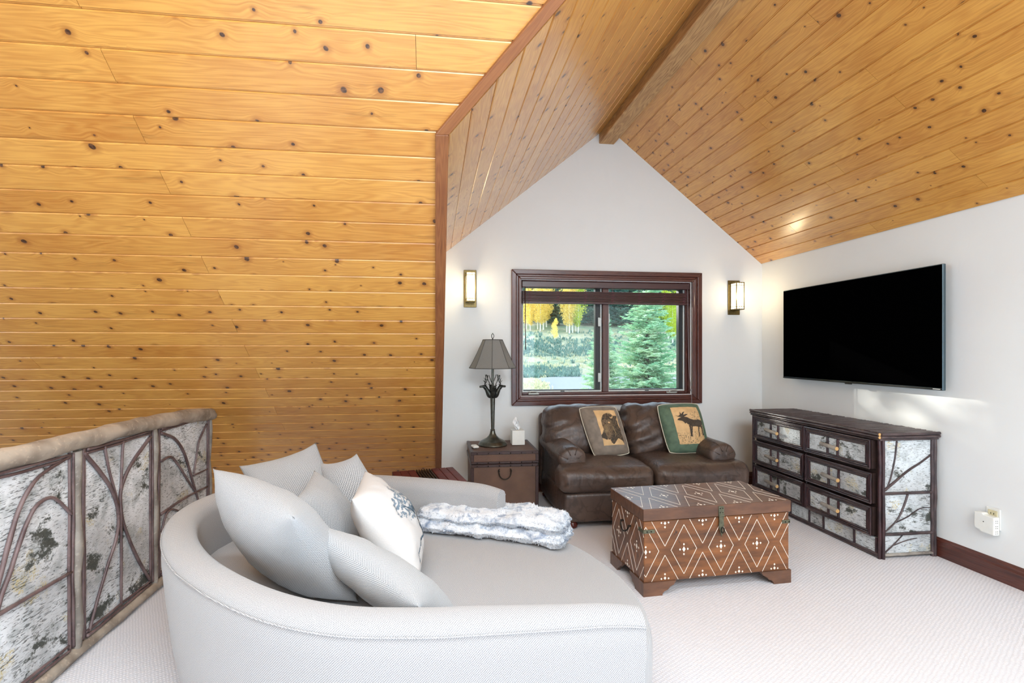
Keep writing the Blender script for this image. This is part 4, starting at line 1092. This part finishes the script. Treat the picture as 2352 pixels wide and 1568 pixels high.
face_inlay(CF(0.004,CD-0.006,0.078), -eb, ez, -ea, CD-0.012, 0.338, 0.10, per, ch, 0.080, 0.140)
face_inlay(CF(0.004,0.004,0.489), ea, eb, ez, CL-0.008, CD-0.008, 0.243, per, cl, 0.080, 0.180)
# hardware
def hp(F_, x0,x1,y0,y1,z0,z1,name='bracket',par=ch,mat=GRMET): return lbox(F_,x0,x1,y0,y1,z0,z1).build(name, mat, par, bevel=0.0012)
hx = 0.478
hs = hp(CF,hx-0.017,hx+0.017,-0.010,-0.004,0.432,0.482,'hasp',cl)
for dx,dz in ((-0.008,0.47),(0.008,0.47),(-0.008,0.445),(0.008,0.445)):
    MB().tube([CF(hx+dx,-0.009,dz),CF(hx+dx,-0.0125,dz)],0.003,8).build('rivet', BLACKMETAL, hs)
MB().tube([CF(hx-0.018,-0.010,0.428),CF(hx+0.018,-0.010,0.428)],0.005,8).build('hinge_pin', GRMET, hs)
m = MB(); m.prism([CF(hx+a,-0.010,z) for a,z in ((-0.015,0.425),(0.017,0.425),(0.014,0.395),(0.018,0.375),(0.012,0.352),(0.010,0.33),(0.002,0.305),(-0.006,0.335),(-0.012,0.352),(-0.016,0.375),(-0.012,0.395))], eb*0.005)
m.build('hasp_tongue', GRMET, ch, bevel=0.001)
MB().tube([CF(hx+0.006+0.010*cos(a),-0.014,0.345+0.016*sin(a)) for a in [2*pi*k/14 for k in range(15)]],0.003,6,cap=False).build('staple', BLACKMETAL, ch, smooth=True)
for x0,x1 in ((0.0,0.068),(CL-0.052,CL)):
    b_ = hp(CF,x0,x1,-0.001,0.006,0.352,0.372); 
    xs_ = x0 if x0 < 0.1 else x1
    hp(CF,xs_-0.0035 if x0<0.1 else xs_-0.004,xs_+0.004 if x0<0.1 else xs_+0.0035,0.0,0.06,0.352,0.372)
    for k in (0.02,0.045): MB().tube([CF(x0+k,-0.001,0.362),CF(x0+k,-0.004,0.362)],0.004,8).build('rivet', BLACKMETAL, b_)
hh_ = MB().tube(catmull([CF(-0.010-0.012*sin(pi*k/8),CD/2+0.05*cos(pi*k/8),0.335-0.040*sin(pi*k/8)) for k in range(9)],3),0.0045,7).build('side_handle', BLACKMETAL, ch, smooth=True)
for s_ in (-1,1): MB().tube([CF(0.004,CD/2+0.05*s_,0.337),CF(-0.014,CD/2+0.05*s_,0.337)],0.007,8).build('handle_mount', BLACKMETAL, hh_)
# bracket feet
FP = [(0,0),(0.115,0),(0.118,0.012),(0.128,0.022),(0.150,0.030),(0.162,0.045),(0.185,0.055),(0.20,0.077),(0,0.077)]
for x, sx_ in ((-0.004,1),(CL+0.004,-1)):
    for y, sy_ in ((-0.005,1),(CD+0.004,-1)):
        m = MB().prism([CF(x+sx_*a,y,z) for a,z in FP], eb*0.022*sy_)
        m.prism([CF(x,y+sy_*(0.0222+max(0,a-0.022)*0.85),z) for a,z in FP], ea*0.022*sx_)
        m.build('bracket_foot', CHD, ch)
# ================================================================== BIRCH DRESSER
dx0, dx1, dy0, dy1 = 2.925, 3.338, 2.875, 4.145
dr = root('birch_dresser','rustic six drawer dresser of birch bark and twigs below television','dresser',((dx0+dx1)/2,(dy0+dy1)/2,0))
DKW = plain('dark_carcass', srgb(54,38,34), 0.5, var=0.2)
MB().box(dx0+0.012,dx1,dy0+0.012,dy1-0.012,0.01,0.805).build('carcass', DKW, dr)
def rod(p, q, r, par, mat=TWIG, name='twig', n=7, j=0.0012, k=8):
    p, q = Vector(p), Vector(q)
    P = [p.lerp(q, i/k) + Vector((random.uniform(-j,j),random.uniform(-j,j),random.uniform(-j,j))) for i in range(k+1)]
    return MB().tube(P, r, n, wob=0.15, seed=random.random()*90).build(name, mat, par, smooth=True, angle=60)
# top: one twig beside the other across the depth, edged with long twigs
protos = []
y = dy0 - 0.012; i = 0
while y < dy1 + 0.012:
    r = random.uniform(0.0075,0.0095); y += r
    ln_ = random.uniform(-0.012,0.006)
    rod((dx0-0.012,y,0.828),(dx1+ln_,y,0.828),r,dr,TWIG,'top_twig',6,0.0008,5); y += r
MB().box(dx0-0.01,dx1-0.01,dy0-0.01,dy1+0.01,0.806,0.822).build('top_board', DKW, dr)
for x, z, r in ((dx0-0.026,0.826,0.011),(dx0-0.024,0.806,0.010),(dx0-0.014,0.790,0.009)):
    rod((x,dy0-0.022,z),(x,dy1+0.022,z),r,dr)
for yy, z, r in ((dy0-0.026,0.826,0.011),(dy0-0.025,0.806,0.010),(dy0-0.014,0.790,0.009)):
    rod((dx0-0.02,yy,z),(dx1+0.004,yy,z),r,dr)
for z in (0.826,0.806): MB().tube([(dx0-0.026,dy0-0.0225,z),(dx0-0.026,dy0-0.026,z)],0.0095,9).build('cut_end', CUT, dr)
# corner posts
for (x,y) in ((dx0-0.006,dy0-0.004),(dx0+0.012,dy0-0.012),(dx0-0.008,dy1+0.0),(dx1-0.012,dy0-0.010),(dx1-0.028,dy0-0.006)):
    rod((x,y,0.0),(x,y,0.785),0.0105,dr,TWIGR if x<3.1 else TWIG,'corner_twig',8,0.0018,10)
# side panels
def spanel(z0,z1): return MB().box(dx0+0.02,dx1-0.03,dy0,dy0+0.011,z0,z1).build('bark_panel', BARK, dr, uvf=lambda c:(c.x,c.z))
zs = [(0.03,0.15),(0.168,0.42),(0.438,0.778)]
for a in zs: spanel(*a)
for z in (0.024,0.159,0.429): rod((dx0+0.02,dy0-0.006,z),(dx1-0.03,dy0-0.006,z),0.010,dr,LOGC if z<0.03 else TWIG)
sx_ = lambda u: dx0+0.02+(dx1-dx0-0.05)*u
for pts, r in (([(0.28,0.775),(0.24,0.66),(0.16,0.54),(0.06,0.45)],0.006),([(0.02,0.45),(0.25,0.51),(0.5,0.575),(0.75,0.625),(0.98,0.68)],0.009),
    ([(0.5,0.42),(0.42,0.34),(0.28,0.25),(0.02,0.17)],0.007),([(0.26,0.235),(0.5,0.27),(0.75,0.32),(0.98,0.325)],0.0045),
    ([(0.02,0.035),(0.2,0.085),(0.4,0.15)],0.005),([(0.22,0.085),(0.45,0.11),(0.7,0.125)],0.0035)):
    P = catmull([(sx_(u),dy0-0.004,z) for u,z in pts],5); MB().tube(P,[r*(1-0.4*i/len(P)) for i in range(len(P))],7,wob=0.2).build('twig', TWIG, dr, smooth=True)
# plinth of bark pieces along the foot
px = [dy0+0.02,dy0+0.19,dy0+0.46,dy0+0.60,dy0+0.80,dy0+1.0,dy1-0.02]
for a, b_ in zip(px[:-1],px[1:]):
    MB().box(dx0-0.004,dx0+0.012,a+0.006,b_-0.006,0.028,0.128).build('bark_panel', BARK, dr, uvf=lambda c:(c.y,c.z))
    rod((dx0-0.006,a,0.02),(dx0-0.006,a,0.13),0.008,dr,TWIGR,'twig',6,0.001,3)
for z in (0.012,0.026): rod((dx0-0.008,dy0,z),(dx0-0.008,dy1,z),0.0085,dr)
# drawers
def drawer(y0, y1, z0, z1, out, hshift):
    xf = dx0 - 0.006 - out
    d = MB().box(xf,dx0+0.30,y0+0.004,y1-0.004,z0+0.004,z1-0.004).build('drawer', DKW, dr)
    # stepped twig border: four rows
    for k in range(4):
        r = 0.0062; o_ = 0.006+k*0.0115; xo = xf - 0.012 + k*0.0030
        rod((xo,y0+o_,z1-o_),(xo,y1-o_,z1-o_),r,d,TWIG,'frame_twig',6,0.0006,4)
        if k < 3: rod((xo,y0+o_,z0+o_),(xo,y1-o_,z0+o_),r,d,TWIG,'frame_twig',6,0.0006,4)
        rod((xo,y0+o_,z0+o_),(xo,y0+o_,z1-o_),r,d,TWIGR,'frame_twig',6,0.0006,4)
        rod((xo,y1-o_,z0+o_),(xo,y1-o_,z1-o_),r,d,TWIGR,'frame_twig',6,0.0006,4)
    a, b_ = y0+0.050, y1-0.050; mid = (a+b_)/2 + hshift; g = 0.045
    for p, q in ((a,mid-g),(mid-g,mid+g),(mid+g,b_)):
        MB().box(xf-0.004,xf,p,q,z0+0.036,z1-0.048).build('bark_panel', BARK, d, uvf=lambda c:(c.y,c.z))
    for yy in (mid-g,mid+g): rod((xf-0.008,yy,z0+0.034),(xf-0.008,yy,z1-0.046),0.0085,d,TWIGR,'twig',7,0.0006,4)
    zc = (z0+z1)/2 - 0.004
    h_ = rod((xf-0.042,mid-0.072,zc-0.004),(xf-0.040,mid+0.072,zc+0.006),0.0145,d,LOGC,'branch_handle',10,0.001,6)
    return d
for z0, z1, o1, o2 in ((0.582,0.782,0.022,0.010),(0.350,0.560,0.014,0.010),(0.136,0.335,0.016,0.008)):
    for y0, y1, o_, hs_ in ((2.905,3.492,o1,0.02),(3.508,4.125,o2,0.03)):
        drawer(y0,y1,z0,z1,o_,hs_)
        a, b_ = y0+0.05, y1-0.05; mid = (a+b_)/2+hs_; xf = dx0-0.006-o_; zc = (z0+z1)/2-0.004
        MB().tube([(xf-0.042,mid-0.0725,zc-0.004),(xf-0.042,mid-0.0755,zc-0.004)],0.0138,10).build('handle_end', CUT, dr)
        for yy in (mid-0.045,mid+0.045): MB().tube([(xf-0.004,yy,zc),(xf-0.036,yy,zc)],0.006,7).build('handle_peg', LOGC, dr)
rod((dx0-0.010,3.50,0.13),(dx0-0.010,3.50,0.785),0.007,dr,TWIGR)
# ================================================================== TELEVISION
TVB = plain('black_tv_bezel', srgb(16,16,18), 0.35, 0.2)
TVS = plain('dark_screen_glass', (0.0006,0.0006,0.0007,1), 0.6, spec=0.0, var=0.0)
tvb_edge = plain('steel_tv_edge', srgb(92,108,116), 0.3, 0.8)
tv = root('television','large black flat television mounted on the white right wall','television',(3.31,3.487,1.118))
ty0_, ty1_, tz0_, tz1_ = 2.765, 4.212, 1.117, 1.942
MB().box(3.268,3.292,ty0_,ty1_,tz0_,tz1_).build('cabinet', tvb_edge, tv, bevel=0.003)
MB().box(3.264,3.2685,ty0_+0.006,ty1_-0.006,tz0_+0.016,tz1_-0.006).build('screen', TVS, tv)
MB().box(3.263,3.2685,ty0_+0.003,ty1_-0.003,tz0_+0.003,tz0_+0.014).build('lower_bezel', TVB, tv)
MB().box(3.264,3.276,3.46,3.52,tz0_-0.008,tz0_+0.002).build('sensor', TVB, tv, bevel=0.002)
MB().box(3.2625,3.2632,ty0_+0.012,ty0_+0.06,tz0_+0.0065,tz0_+0.0105).build('badge', WHITEPL, tv)
m = MB().box(3.292,3.325,3.0,3.98,1.3,1.75); m.build('rear_housing', TVB, tv, bevel=0.01)
br = MB().box(3.325,3.3595,3.25,3.72,1.36,1.66).build('wall_bracket', BLACKMETAL, tv)
# ================================================================== OUTLET
ol = root('wall_outlet','almond wall outlet with white cover plate near the baseboard','outlet',(RIGHT,2.545,0.295))
MB().box(3.352,3.3598,2.508,2.582,0.300,0.425).build('cover_plate', WHITEPL, ol, bevel=0.002)
ALM = plain('almond_plastic', srgb(206,196,160), 0.4)
MB().box(3.347,3.3525,2.521,2.569,0.318,0.412).build('socket', ALM, ol, bevel=0.001)
for y in (2.537,2.553): MB().box(3.3462,3.3472,y-0.0015,y+0.0015,0.388,0.398).build('slot', BLACKMETAL, ol)
ad = root('plug_adapter','white multi outlet adapter plugged into the almond wall outlet','adapter',(3.33,2.55,0.275))
m = MB(); m.prism([(3.346,2.510,0.272),(3.346,2.510,0.378),(3.318,2.518,0.382),(3.312,2.60,0.386),(3.346,2.606,0.386),(3.346,2.606,0.285)],(0,0,0)) if False else None
m = MB(); prof_ = [(2.506,0.272),(2.575,0.276),(2.585,0.285),(2.607,0.288),(2.612,0.30),(2.612,0.388),(2.57,0.392),(2.56,0.382),(2.506,0.380)]
m.prism([(3.3465,y,z) for y,z in prof_],(-0.042,0,0)); m.build('case', WHITEPL, ad, bevel=0.004, seg=2)
for z in (0.29,0.322,0.354):
    for dz, s_ in ((0.006,0.0016),(-0.006,0.0016)):
        MB().box(3.318,3.322,2.5052,2.5062,z+dz-s_,z+dz+s_).build('slot', BLACKMETAL, ad)
        MB().box(3.330,3.334,2.5052,2.5062,z+dz-s_,z+dz+s_).build('slot', BLACKMETAL, ad)
MB().tube([(3.3046,2.56,0.34),(3.3035,2.56,0.34)],0.003,8).build('indicator', BLACKMETAL, ad)
# ================================================================== SCONCES
def lampglass():
    t = NT('lit_opal_glass'); P = t.p.inputs
    t.set(P['Base Color'], (0.95,0.92,0.82,1)); t.set(P['Emission Color'], (1.0,0.86,0.58,1)); t.set(P['Emission Strength'], 5.0)
    return t.m
LIT = lampglass()
def sconce(label, x0, x1, z0, z1):
    s = root('wall_sconce', label, 'wall sconce', ((x0+x1)/2, FAR, z0), 'wall sconces beside the window')
    MB().box(x0,x1,FAR-0.012,FAR,z0,z1).build('back_plate', BRASS, s, bevel=0.003)
    cx_ = (x0+x1)/2; hw = 0.040; zb_, zt2 = z0+0.045, z1-0.030; yb, yf = FAR-0.014, FAR-0.112
    for (x,y) in ((cx_-hw,yf),(cx_+hw,yf),(cx_-hw,yb-0.006),(cx_+hw,yb-0.006)):
        MB().box(x-0.004,x+0.004,y-0.004,y+0.004,zb_,zt2).build('corner_bar', BRASS, s)
    for z in (zb_,zt2-0.010):
        MB().box(cx_-hw-0.005,cx_+hw+0.005,yf-0.005,yb,z,z+0.010).build('end_cap', BRASS, s, bevel=0.002)
    fp = MB().box(cx_-hw+0.004,cx_+hw-0.004,yf,yf+0.003,zb_+0.010,zt2-0.010).build('front_pane', LIT, s)
    for x in (cx_-hw,cx_+hw-0.003): MB().box(x,x+0.003,yf+0.004,yb-0.010,zb_+0.010,zt2-0.010).build('side_pane', LIT, s)
    for z in (zb_+0.030,zt2-0.033):
        MB().box(cx_-hw+0.004,cx_+hw-0.004,yf-0.003,yf,z,z+0.005).build('grille_bar', BRASS, s)
        for x in (cx_-hw-0.002,cx_+hw-0.001): MB().box(x,x+0.003,yf+0.004,yb-0.010,z,z+0.005).build('grille_bar', BRASS, s)
    for zz in ((zb_+0.010,zb_+0.030),(zt2-0.030,zt2-0.010)):
        for x in (cx_-0.013,cx_+0.010): MB().box(x,x+0.005,yf-0.003,yf,zz[0],zz[1]).build('grille_bar', BRASS, s)
        for y in (yf+0.034,yf+0.062):
            for x in (cx_-hw-0.002,cx_+hw-0.001): MB().box(x,x+0.003,y,y+0.003,zz[0],zz[1]).build('grille_bar', BRASS, s)
    MB().box(cx_-0.018,cx_+0.018,FAR-0.04,FAR-0.012,z0+0.035,z0+0.045).build('bracket', BRASS, s)
    lo = light('sconce_bulb','POINT',(0,0,0),(0,0,0),3.0,(1.0,0.80,0.50),shadow_soft_size=0.03); lo.parent = s
    lo.location = (0,-0.16,0.18)
sconce('lit brass lantern sconce on wall left of the window',0.27,0.392,1.791,2.149)
sconce('lit brass lantern sconce on wall right of the window',2.978,3.107,1.743,2.095)
# ================================================================== OUTDOORS
rg = random.Random(11)
def gz(x, y):
    b = -3.2
    t = max(0,min(1,(y-78)/75)); s = t*t*(3-2*t)
    n_ = 0.35*noise.noise(Vector((x*0.05,y*0.05,0)))
    return b + 11.6*s + max(0,y-140)*0.16 + n_*min(1,max(0,(y-30)/30))*(0.3 if y<82 else 1.0)
def meadow():
    t = NT('dry_meadow'); co = t.coord('Object', rand=False)
    a = t.noise(co, 0.10, 4, 0.6); b = t.noise(co, 1.3, 4, 0.65)
    col = t.mix(t.map(a, 0.4, 0.6), srgb(176,168,142), srgb(122,140,114)); col = t.mix(t.math('MULTIPLY', t.map(b, 0.5, 0.7), 0.5), col, srgb(96,130,112))
    sy = t.n('SeparateXYZ', {0: co}).outputs[1]
    col = t.mix(t.map(sy, 140, 152), col, srgb(44,66,56)); t.bump(b, 0.6, 0.3); return t.done(col, 0.95, spec=0.1)
m = MB(); m.grid(lambda u,v: Vector((-90+230*u, 7+v**1.4*230, gz(-90+230*u, 7+v**1.4*230))), 60, 70)
gr = m.build('ground', meadow(), smooth=True, origin=(0,7,-3.2)); struct(gr, 'dry meadow rising to the trees outside the window', 'ground')
ROADM = plain('pale_gravel', srgb(132,136,138), 0.9, spec=0.1, var=0.06, scale=2)
m = MB(); rp = [(10,40),(14.5,62),(15.95,74.5),(22,82),(34,88),(46,90),(46,40)]
m.prism([(x,y,-3.35) for x,y in rp],(0,0,0.32)); tag(m.build('road', ROADM), 'pale gravel driveway beyond the spruces', 'road', None, 'structure')
m = MB(); m.prism([(x,y,gz(x,y)+0.12) for x,y in [(6,128),(14,132),(22,139),(22,141),(12,136),(6,133)]],(0,0,0.03)); tag(m.build('road', ROADM), 'pale track crossing the upper meadow', 'road', None, 'structure')

def leafmat(name, a, b, tr=0.45):
    t = NT(name); co = t.coord()
    n_ = t.noise(co, 3.0, 3); col = t.mix(t.map(n_, 0.35, 0.65), a, b)
    d = t.n('BsdfTranslucent', {'Color': col}); t.set(t.p.inputs['Base Color'], col); t.set(t.p.inputs['Roughness'], 0.7); t.set(t.p.inputs['Specular IOR Level'], 0.2)
    mx = t.n('MixShader', {0: tr, 1: t.p.outputs[0], 2: d.outputs[0]}); t.t.links.new(mx.outputs[0], t.out.inputs[0]); return t.m
SPR = leafmat('spruce_needles', srgb(224,238,212), srgb(168,210,180), 0.62)
SPRD = leafmat('far_conifer_needles', srgb(120,158,140), srgb(82,124,116), 0.4)
ASP = leafmat('golden_aspen_leaves', srgb(248,228,150), srgb(240,216,116), 0.55)
ASPG = leafmat('lime_aspen_leaves', srgb(206,214,90), srgb(178,200,84), 0.55)
TRUNK = plain('spruce_trunk', srgb(92,84,76), 0.9); ASPT = plain('pale_aspen_trunk', srgb(226,222,210), 0.8)
def spruce_mesh(H, R, whorls, per, seed, sprig=1.0, st=1.0):
    r_ = random.Random(seed); V = []; F = []
    def spike(p, d, L_, w_):
        s_ = d.cross(Vector((r_.uniform(-1,1),r_.uniform(-1,1),r_.uniform(-1,1)))).normalized()*w_; q = d.cross(s_).normalized()*w_
        b0 = len(V); V.extend([p-s_*0.5-q*0.3, p+s_*0.5-q*0.3, p+q*0.6, p+d*L_]); F.extend([(b0,b0+1,b0+3),(b0+1,b0+2,b0+3),(b0+2,b0,b0+3)])
    for i in range(whorls):
        t_ = (i+0.3)/whorls; z = H*(0.06+0.94*t_) + r_.uniform(-.5,.5)*H/whorls; R_ = R*(1-t_)**0.85
        for k in range(per):
            a = 2*pi*k/per + i*0.7 + r_.uniform(-.3,.3); L_ = R_*r_.uniform(0.6,1.1)+0.06; z = H*(0.06+0.94*t_) + r_.uniform(-.6,.6)*H/whorls
            d = Vector((cos(a),sin(a),0)); sd_ = Vector((-d.y,d.x,0)); N_ = max(3,int(L_/(0.075*st)))
            for n_ in range(N_):
                u = (n_+0.5)/N_; p = d*L_*u + Vector((0,0,z - 0.22*L_*u + 0.30*L_*u*u + r_.uniform(-.02,.02)))
                spike(p, (d+Vector((0,0,0.1))).normalized(), 0.11*sprig, 0.030*sprig)
                w_ = L_*0.34*(1-u)+0.08
                for s_ in (-1,1):
                    tt = max(2,int(w_/(0.07*st))); dd = (d*0.75+sd_*s_+Vector((0,0,r_.uniform(-.25,.15)))).normalized()
                    for j in range(tt):
                        spike(p+dd*w_*j/tt, (dd+Vector((r_.uniform(-.5,.5),r_.uniform(-.5,.5),r_.uniform(-.3,.3)))).normalized(), 0.10*sprig, 0.028*sprig)
    for _ in range(20): spike(Vector((0,0,H*0.98)), Vector((r_.uniform(-.4,.4),r_.uniform(-.4,.4),1)).normalized(), 0.12, 0.03)
    return V, F
def spruce(label, x, y, H, R, whorls, per, seed, z=None, sprig=1.0):
    z = gz(x,y) if z is None else z
    s = root('spruce_tree', label, 'tree', (x,y,z)); V, F = spruce_mesh(H,R,whorls,per,seed,sprig); o = Vector((x,y,z))
    MB().add([p+o for p in V], F).build('foliage', SPR, s)
    MB().tube([(x,y,z),(x,y,z+H*0.5),(x,y,z+H*0.95)],[0.14,0.08,0.015],8).build('trunk', TRUNK, s, smooth=True)
spruce('tall pale green spruce filling the right window pane', 7.05, 15.5, 7.4, 2.2, 40, 11, 1, -3.2, 1.3)
spruce('narrow young spruce half hidden by the window centre post', 5.35, 15.0, 5.7, 1.4, 40, 11, 2, -3.2, 1.35)
# far conifers: layered ragged skirts
def conifer_mesh(seed, rag=0.28):
    r_ = random.Random(seed); V = []; F = []
    for i in range(16):
        t_ = i/16; z = 0.05+0.95*t_; R_ = 0.20*(1-t_)**0.9+0.012; n_ = 14
        b0 = len(V); V.append(Vector((0,0,z+0.11)))
        for k in range(n_):
            a = 2*pi*k/n_+i; rr = R_*(1+r_.uniform(-rag,rag)); V.append(Vector((rr*cos(a),rr*sin(a),z-0.035+r_.uniform(-.02,.02))))
        for k in range(n_):
            if r_.random() < 0.9: F.append((b0,b0+1+k,b0+1+(k+1)%n_))
    return V, F
cm = []
for k in range(3):
    V, F = spruce_mesh(10.0, 2.1, 30, 8, k+5, 5.0, 4.6); V = [p*0.1 for p in V]; me = bpy.data.meshes.new('conifer_foliage'); me.from_pydata([tuple(p) for p in V],[],F); me.materials.append(SPRD); cm.append(me)
tme = bpy.data.meshes.new('conifer_trunk'); t_ = MB().tube([(0,0,0),(0,0,0.9)],[0.016,0.003],6); tme.from_pydata([tuple(p) for p in t_.v],[],t_.f); tme.materials.append(TRUNK)
def leaf_mesh(seed, n_=2600, s_=0.0135, z0=0.22, br0=0.13):
    r_ = random.Random(seed); V = []; F = []
    blobs = [(r_.uniform(-.09,.09),r_.uniform(-.09,.09),z0+(0.94-z0)*k/11,br0*sin(pi*(0.12+0.8*k/11))+0.03) for k in range(12)]
    for _ in range(n_):
        bx,by,bz,br_ = r_.choice(blobs); d = Vector((r_.gauss(0,1),r_.gauss(0,1),r_.gauss(0,1))).normalized()*br_*r_.random()**0.4
        c = Vector((bx,by,bz))+d
        a = Vector((r_.uniform(-1,1),r_.uniform(-1,1),r_.uniform(-1,1))).normalized()*s_; b_ = a.cross(Vector((r_.random(),r_.random(),r_.random()))).normalized()*s_
        q = len(V); V += [c-a,c+b_*0.7,c+a,c-b_*0.7]; F.append((q,q+1,q+2,q+3))
    return V, F
am = []
for k, mt in enumerate((ASP,ASPG,ASP)):
    V, F = leaf_mesh(k+9); me = bpy.data.meshes.new('aspen_leaves'); me.from_pydata([tuple(p) for p in V],[],F); me.materials.append(mt); am.append(me)
V, F = leaf_mesh(31, 2700, 0.0105, 0.34, 0.10); nme = bpy.data.meshes.new('aspen_leaves'); nme.from_pydata([tuple(p) for p in V],[],F); nme.materials.append(ASP)
ame = bpy.data.meshes.new('aspen_trunk'); t_ = MB().tube([(0,0,0),(0.01,0,0.5),(0,0,0.9)],[0.016,0.011,0.003],6); ame.from_pydata([tuple(p) for p in t_.v],[],t_.f); ame.materials.append(ASPT)
def far_tree(name, label, grp, fm, tm, x, y, H, wide=1.0):
    s = root(name, label, 'tree', (x,y,gz(x,y)-0.1), grp)
    for nm, me in (('foliage',fm),('trunk',tm)):
        o = bpy.data.objects.new(nm, me); COL.objects.link(o); o.parent = s; o.scale = (H*wide,H*wide,H); o.rotation_euler = (0,0,rg.uniform(0,6))
def atpx(u, Y):                      # bearing seen from the room, as a ground position at distance Y
    a = (u-1133)/1110; dx, dy = sin(YAW)+a*cos(YAW), cos(YAW)-a*sin(YAW); return (Y*dx/dy, Y)
CL_ = 'dark conifer in the wooded hillside beyond the meadow'; CG = 'conifers on the far hillside'
for u, Y, H in [(1206,150,18),(1222,158,22),(1250,158,24),(1268,146,19),(1284,146,22),(1298,156,25),(1318,160,25),(1334,150,22),(1350,146,22),(1368,150,25),(1388,144,22),(1406,150,26),(1426,144,25),(1446,150,28),(1468,146,27),(1490,152,29),(1512,146,27),(1534,152,29),(1556,146,27),(1580,150,27),(1236,190,34),(1274,192,36),(1312,194,38),(1360,194,40),(1416,192,42),(1462,194,42),(1508,194,42),(1552,194,42)]:
    x, y = atpx(u, Y); far_tree('conifer_tree', CL_, CG, cm[rg.randrange(3)], tme, x, y, H*rg.uniform(.92,1.05), rg.uniform(.62,.72))
AL = 'golden autumn aspen in front of the far conifers'; AG = 'aspens at the meadow edge'
for u, Y, H in [(1209,140,13),(1218,138,10),(1235,140,15),(1241,136,14),(1248,139,16),(1255,143,15),(1302,134,14),(1308,131,15),(1315,133,16),(1322,136,15)]:
    x, y = atpx(u, Y); far_tree('aspen_tree', AL, AG, am[0 if u<1300 else 2], ame, x, y, H, 0.85)
far_tree('aspen_tree','small lone golden sapling standing before the conifers',AG,am[0],ame,*atpx(1275,120),6.0,0.8)
for u, Y, H in [(1328,132,13),(1535,120,14),(1545,116,13),(1555,122,15),(1498,124,12)]:
    x, y = atpx(u, Y); far_tree('aspen_tree','lime green aspen at the edge of the far conifers','lime aspens at the meadow edge',am[1],ame,x,y,H,0.9)
# trees standing to the left of the view, between the low sun and the window
for i, (x, y, H, wd, fm) in enumerate([(-4.2,14.2,9.2,1.05,0),(-6.6,15.2,9.6,1.0,2),(-8.4,17.2,10.2,1.0,1),(-3.2,12.2,7.2,1.1,2),(-5.4,13.0,7.6,1.0,0)]):
    far_tree('aspen_tree','aspen close to the house, left of the window view','aspens by the house',nme,ame,x,y,H,wd)
# sagebrush and grass tufts
def tufts(name, label, mat, spots, h0, h1, blades, spread):
    V = []; F = []
    for x, y in spots:
        z = gz(x,y); H = rg.uniform(h0,h1)
        for _ in range(blades):
            a = rg.uniform(0,2*pi); r_ = rg.random()*spread; p = Vector((x+r_*cos(a),y+r_*sin(a),z-0.05)); lean = Vector((rg.uniform(-.5,.5),rg.uniform(-.5,.5),1)).normalized()*H*rg.uniform(.6,1.1)
            s_ = Vector((cos(a+1.3),sin(a+1.3),0))*H*0.13; b0 = len(V); V += [p-s_,p+s_,p+lean+s_*0.6,p+lean-s_*0.6]; F.append((b0,b0+1,b0+2,b0+3))
    tag(MB().add(V,F).build(name, mat), label, 'vegetation', None, 'stuff')
SAGE = leafmat('sagebrush_leaves', srgb(120,150,136), srgb(80,118,112), 0.3)
GRASS = leafmat('pale_dry_grass', srgb(208,200,166), srgb(180,184,148), 0.35)
def spots(n_, y0, y1, u0=1190, u1=1600): 
    out = []
    for _ in range(n_):
        y = rg.uniform(y0,y1); x, yy = atpx(rg.uniform(u0,u1), y); out.append((x,y))
    return out
inr = lambda p: inside(p, rp)
tufts('sagebrush','grey green sagebrush scattered over the meadow slope', SAGE, [p for p in spots(300,78,92,1190,1330)+spots(420,104,122,1195,1420)+spots(260,93,135)+spots(400,40,130,800,1190)], 0.5,1.0, 7, 0.6)
tufts('meadow_grass','pale dry grass tufts covering the meadow', GRASS, [p for p in spots(700,50,140)+spots(500,30,140,800,1190)+spots(260,48,62,1190,1262)+spots(300,92,104) if not inr(p)], 0.35,0.7, 7, 0.7)
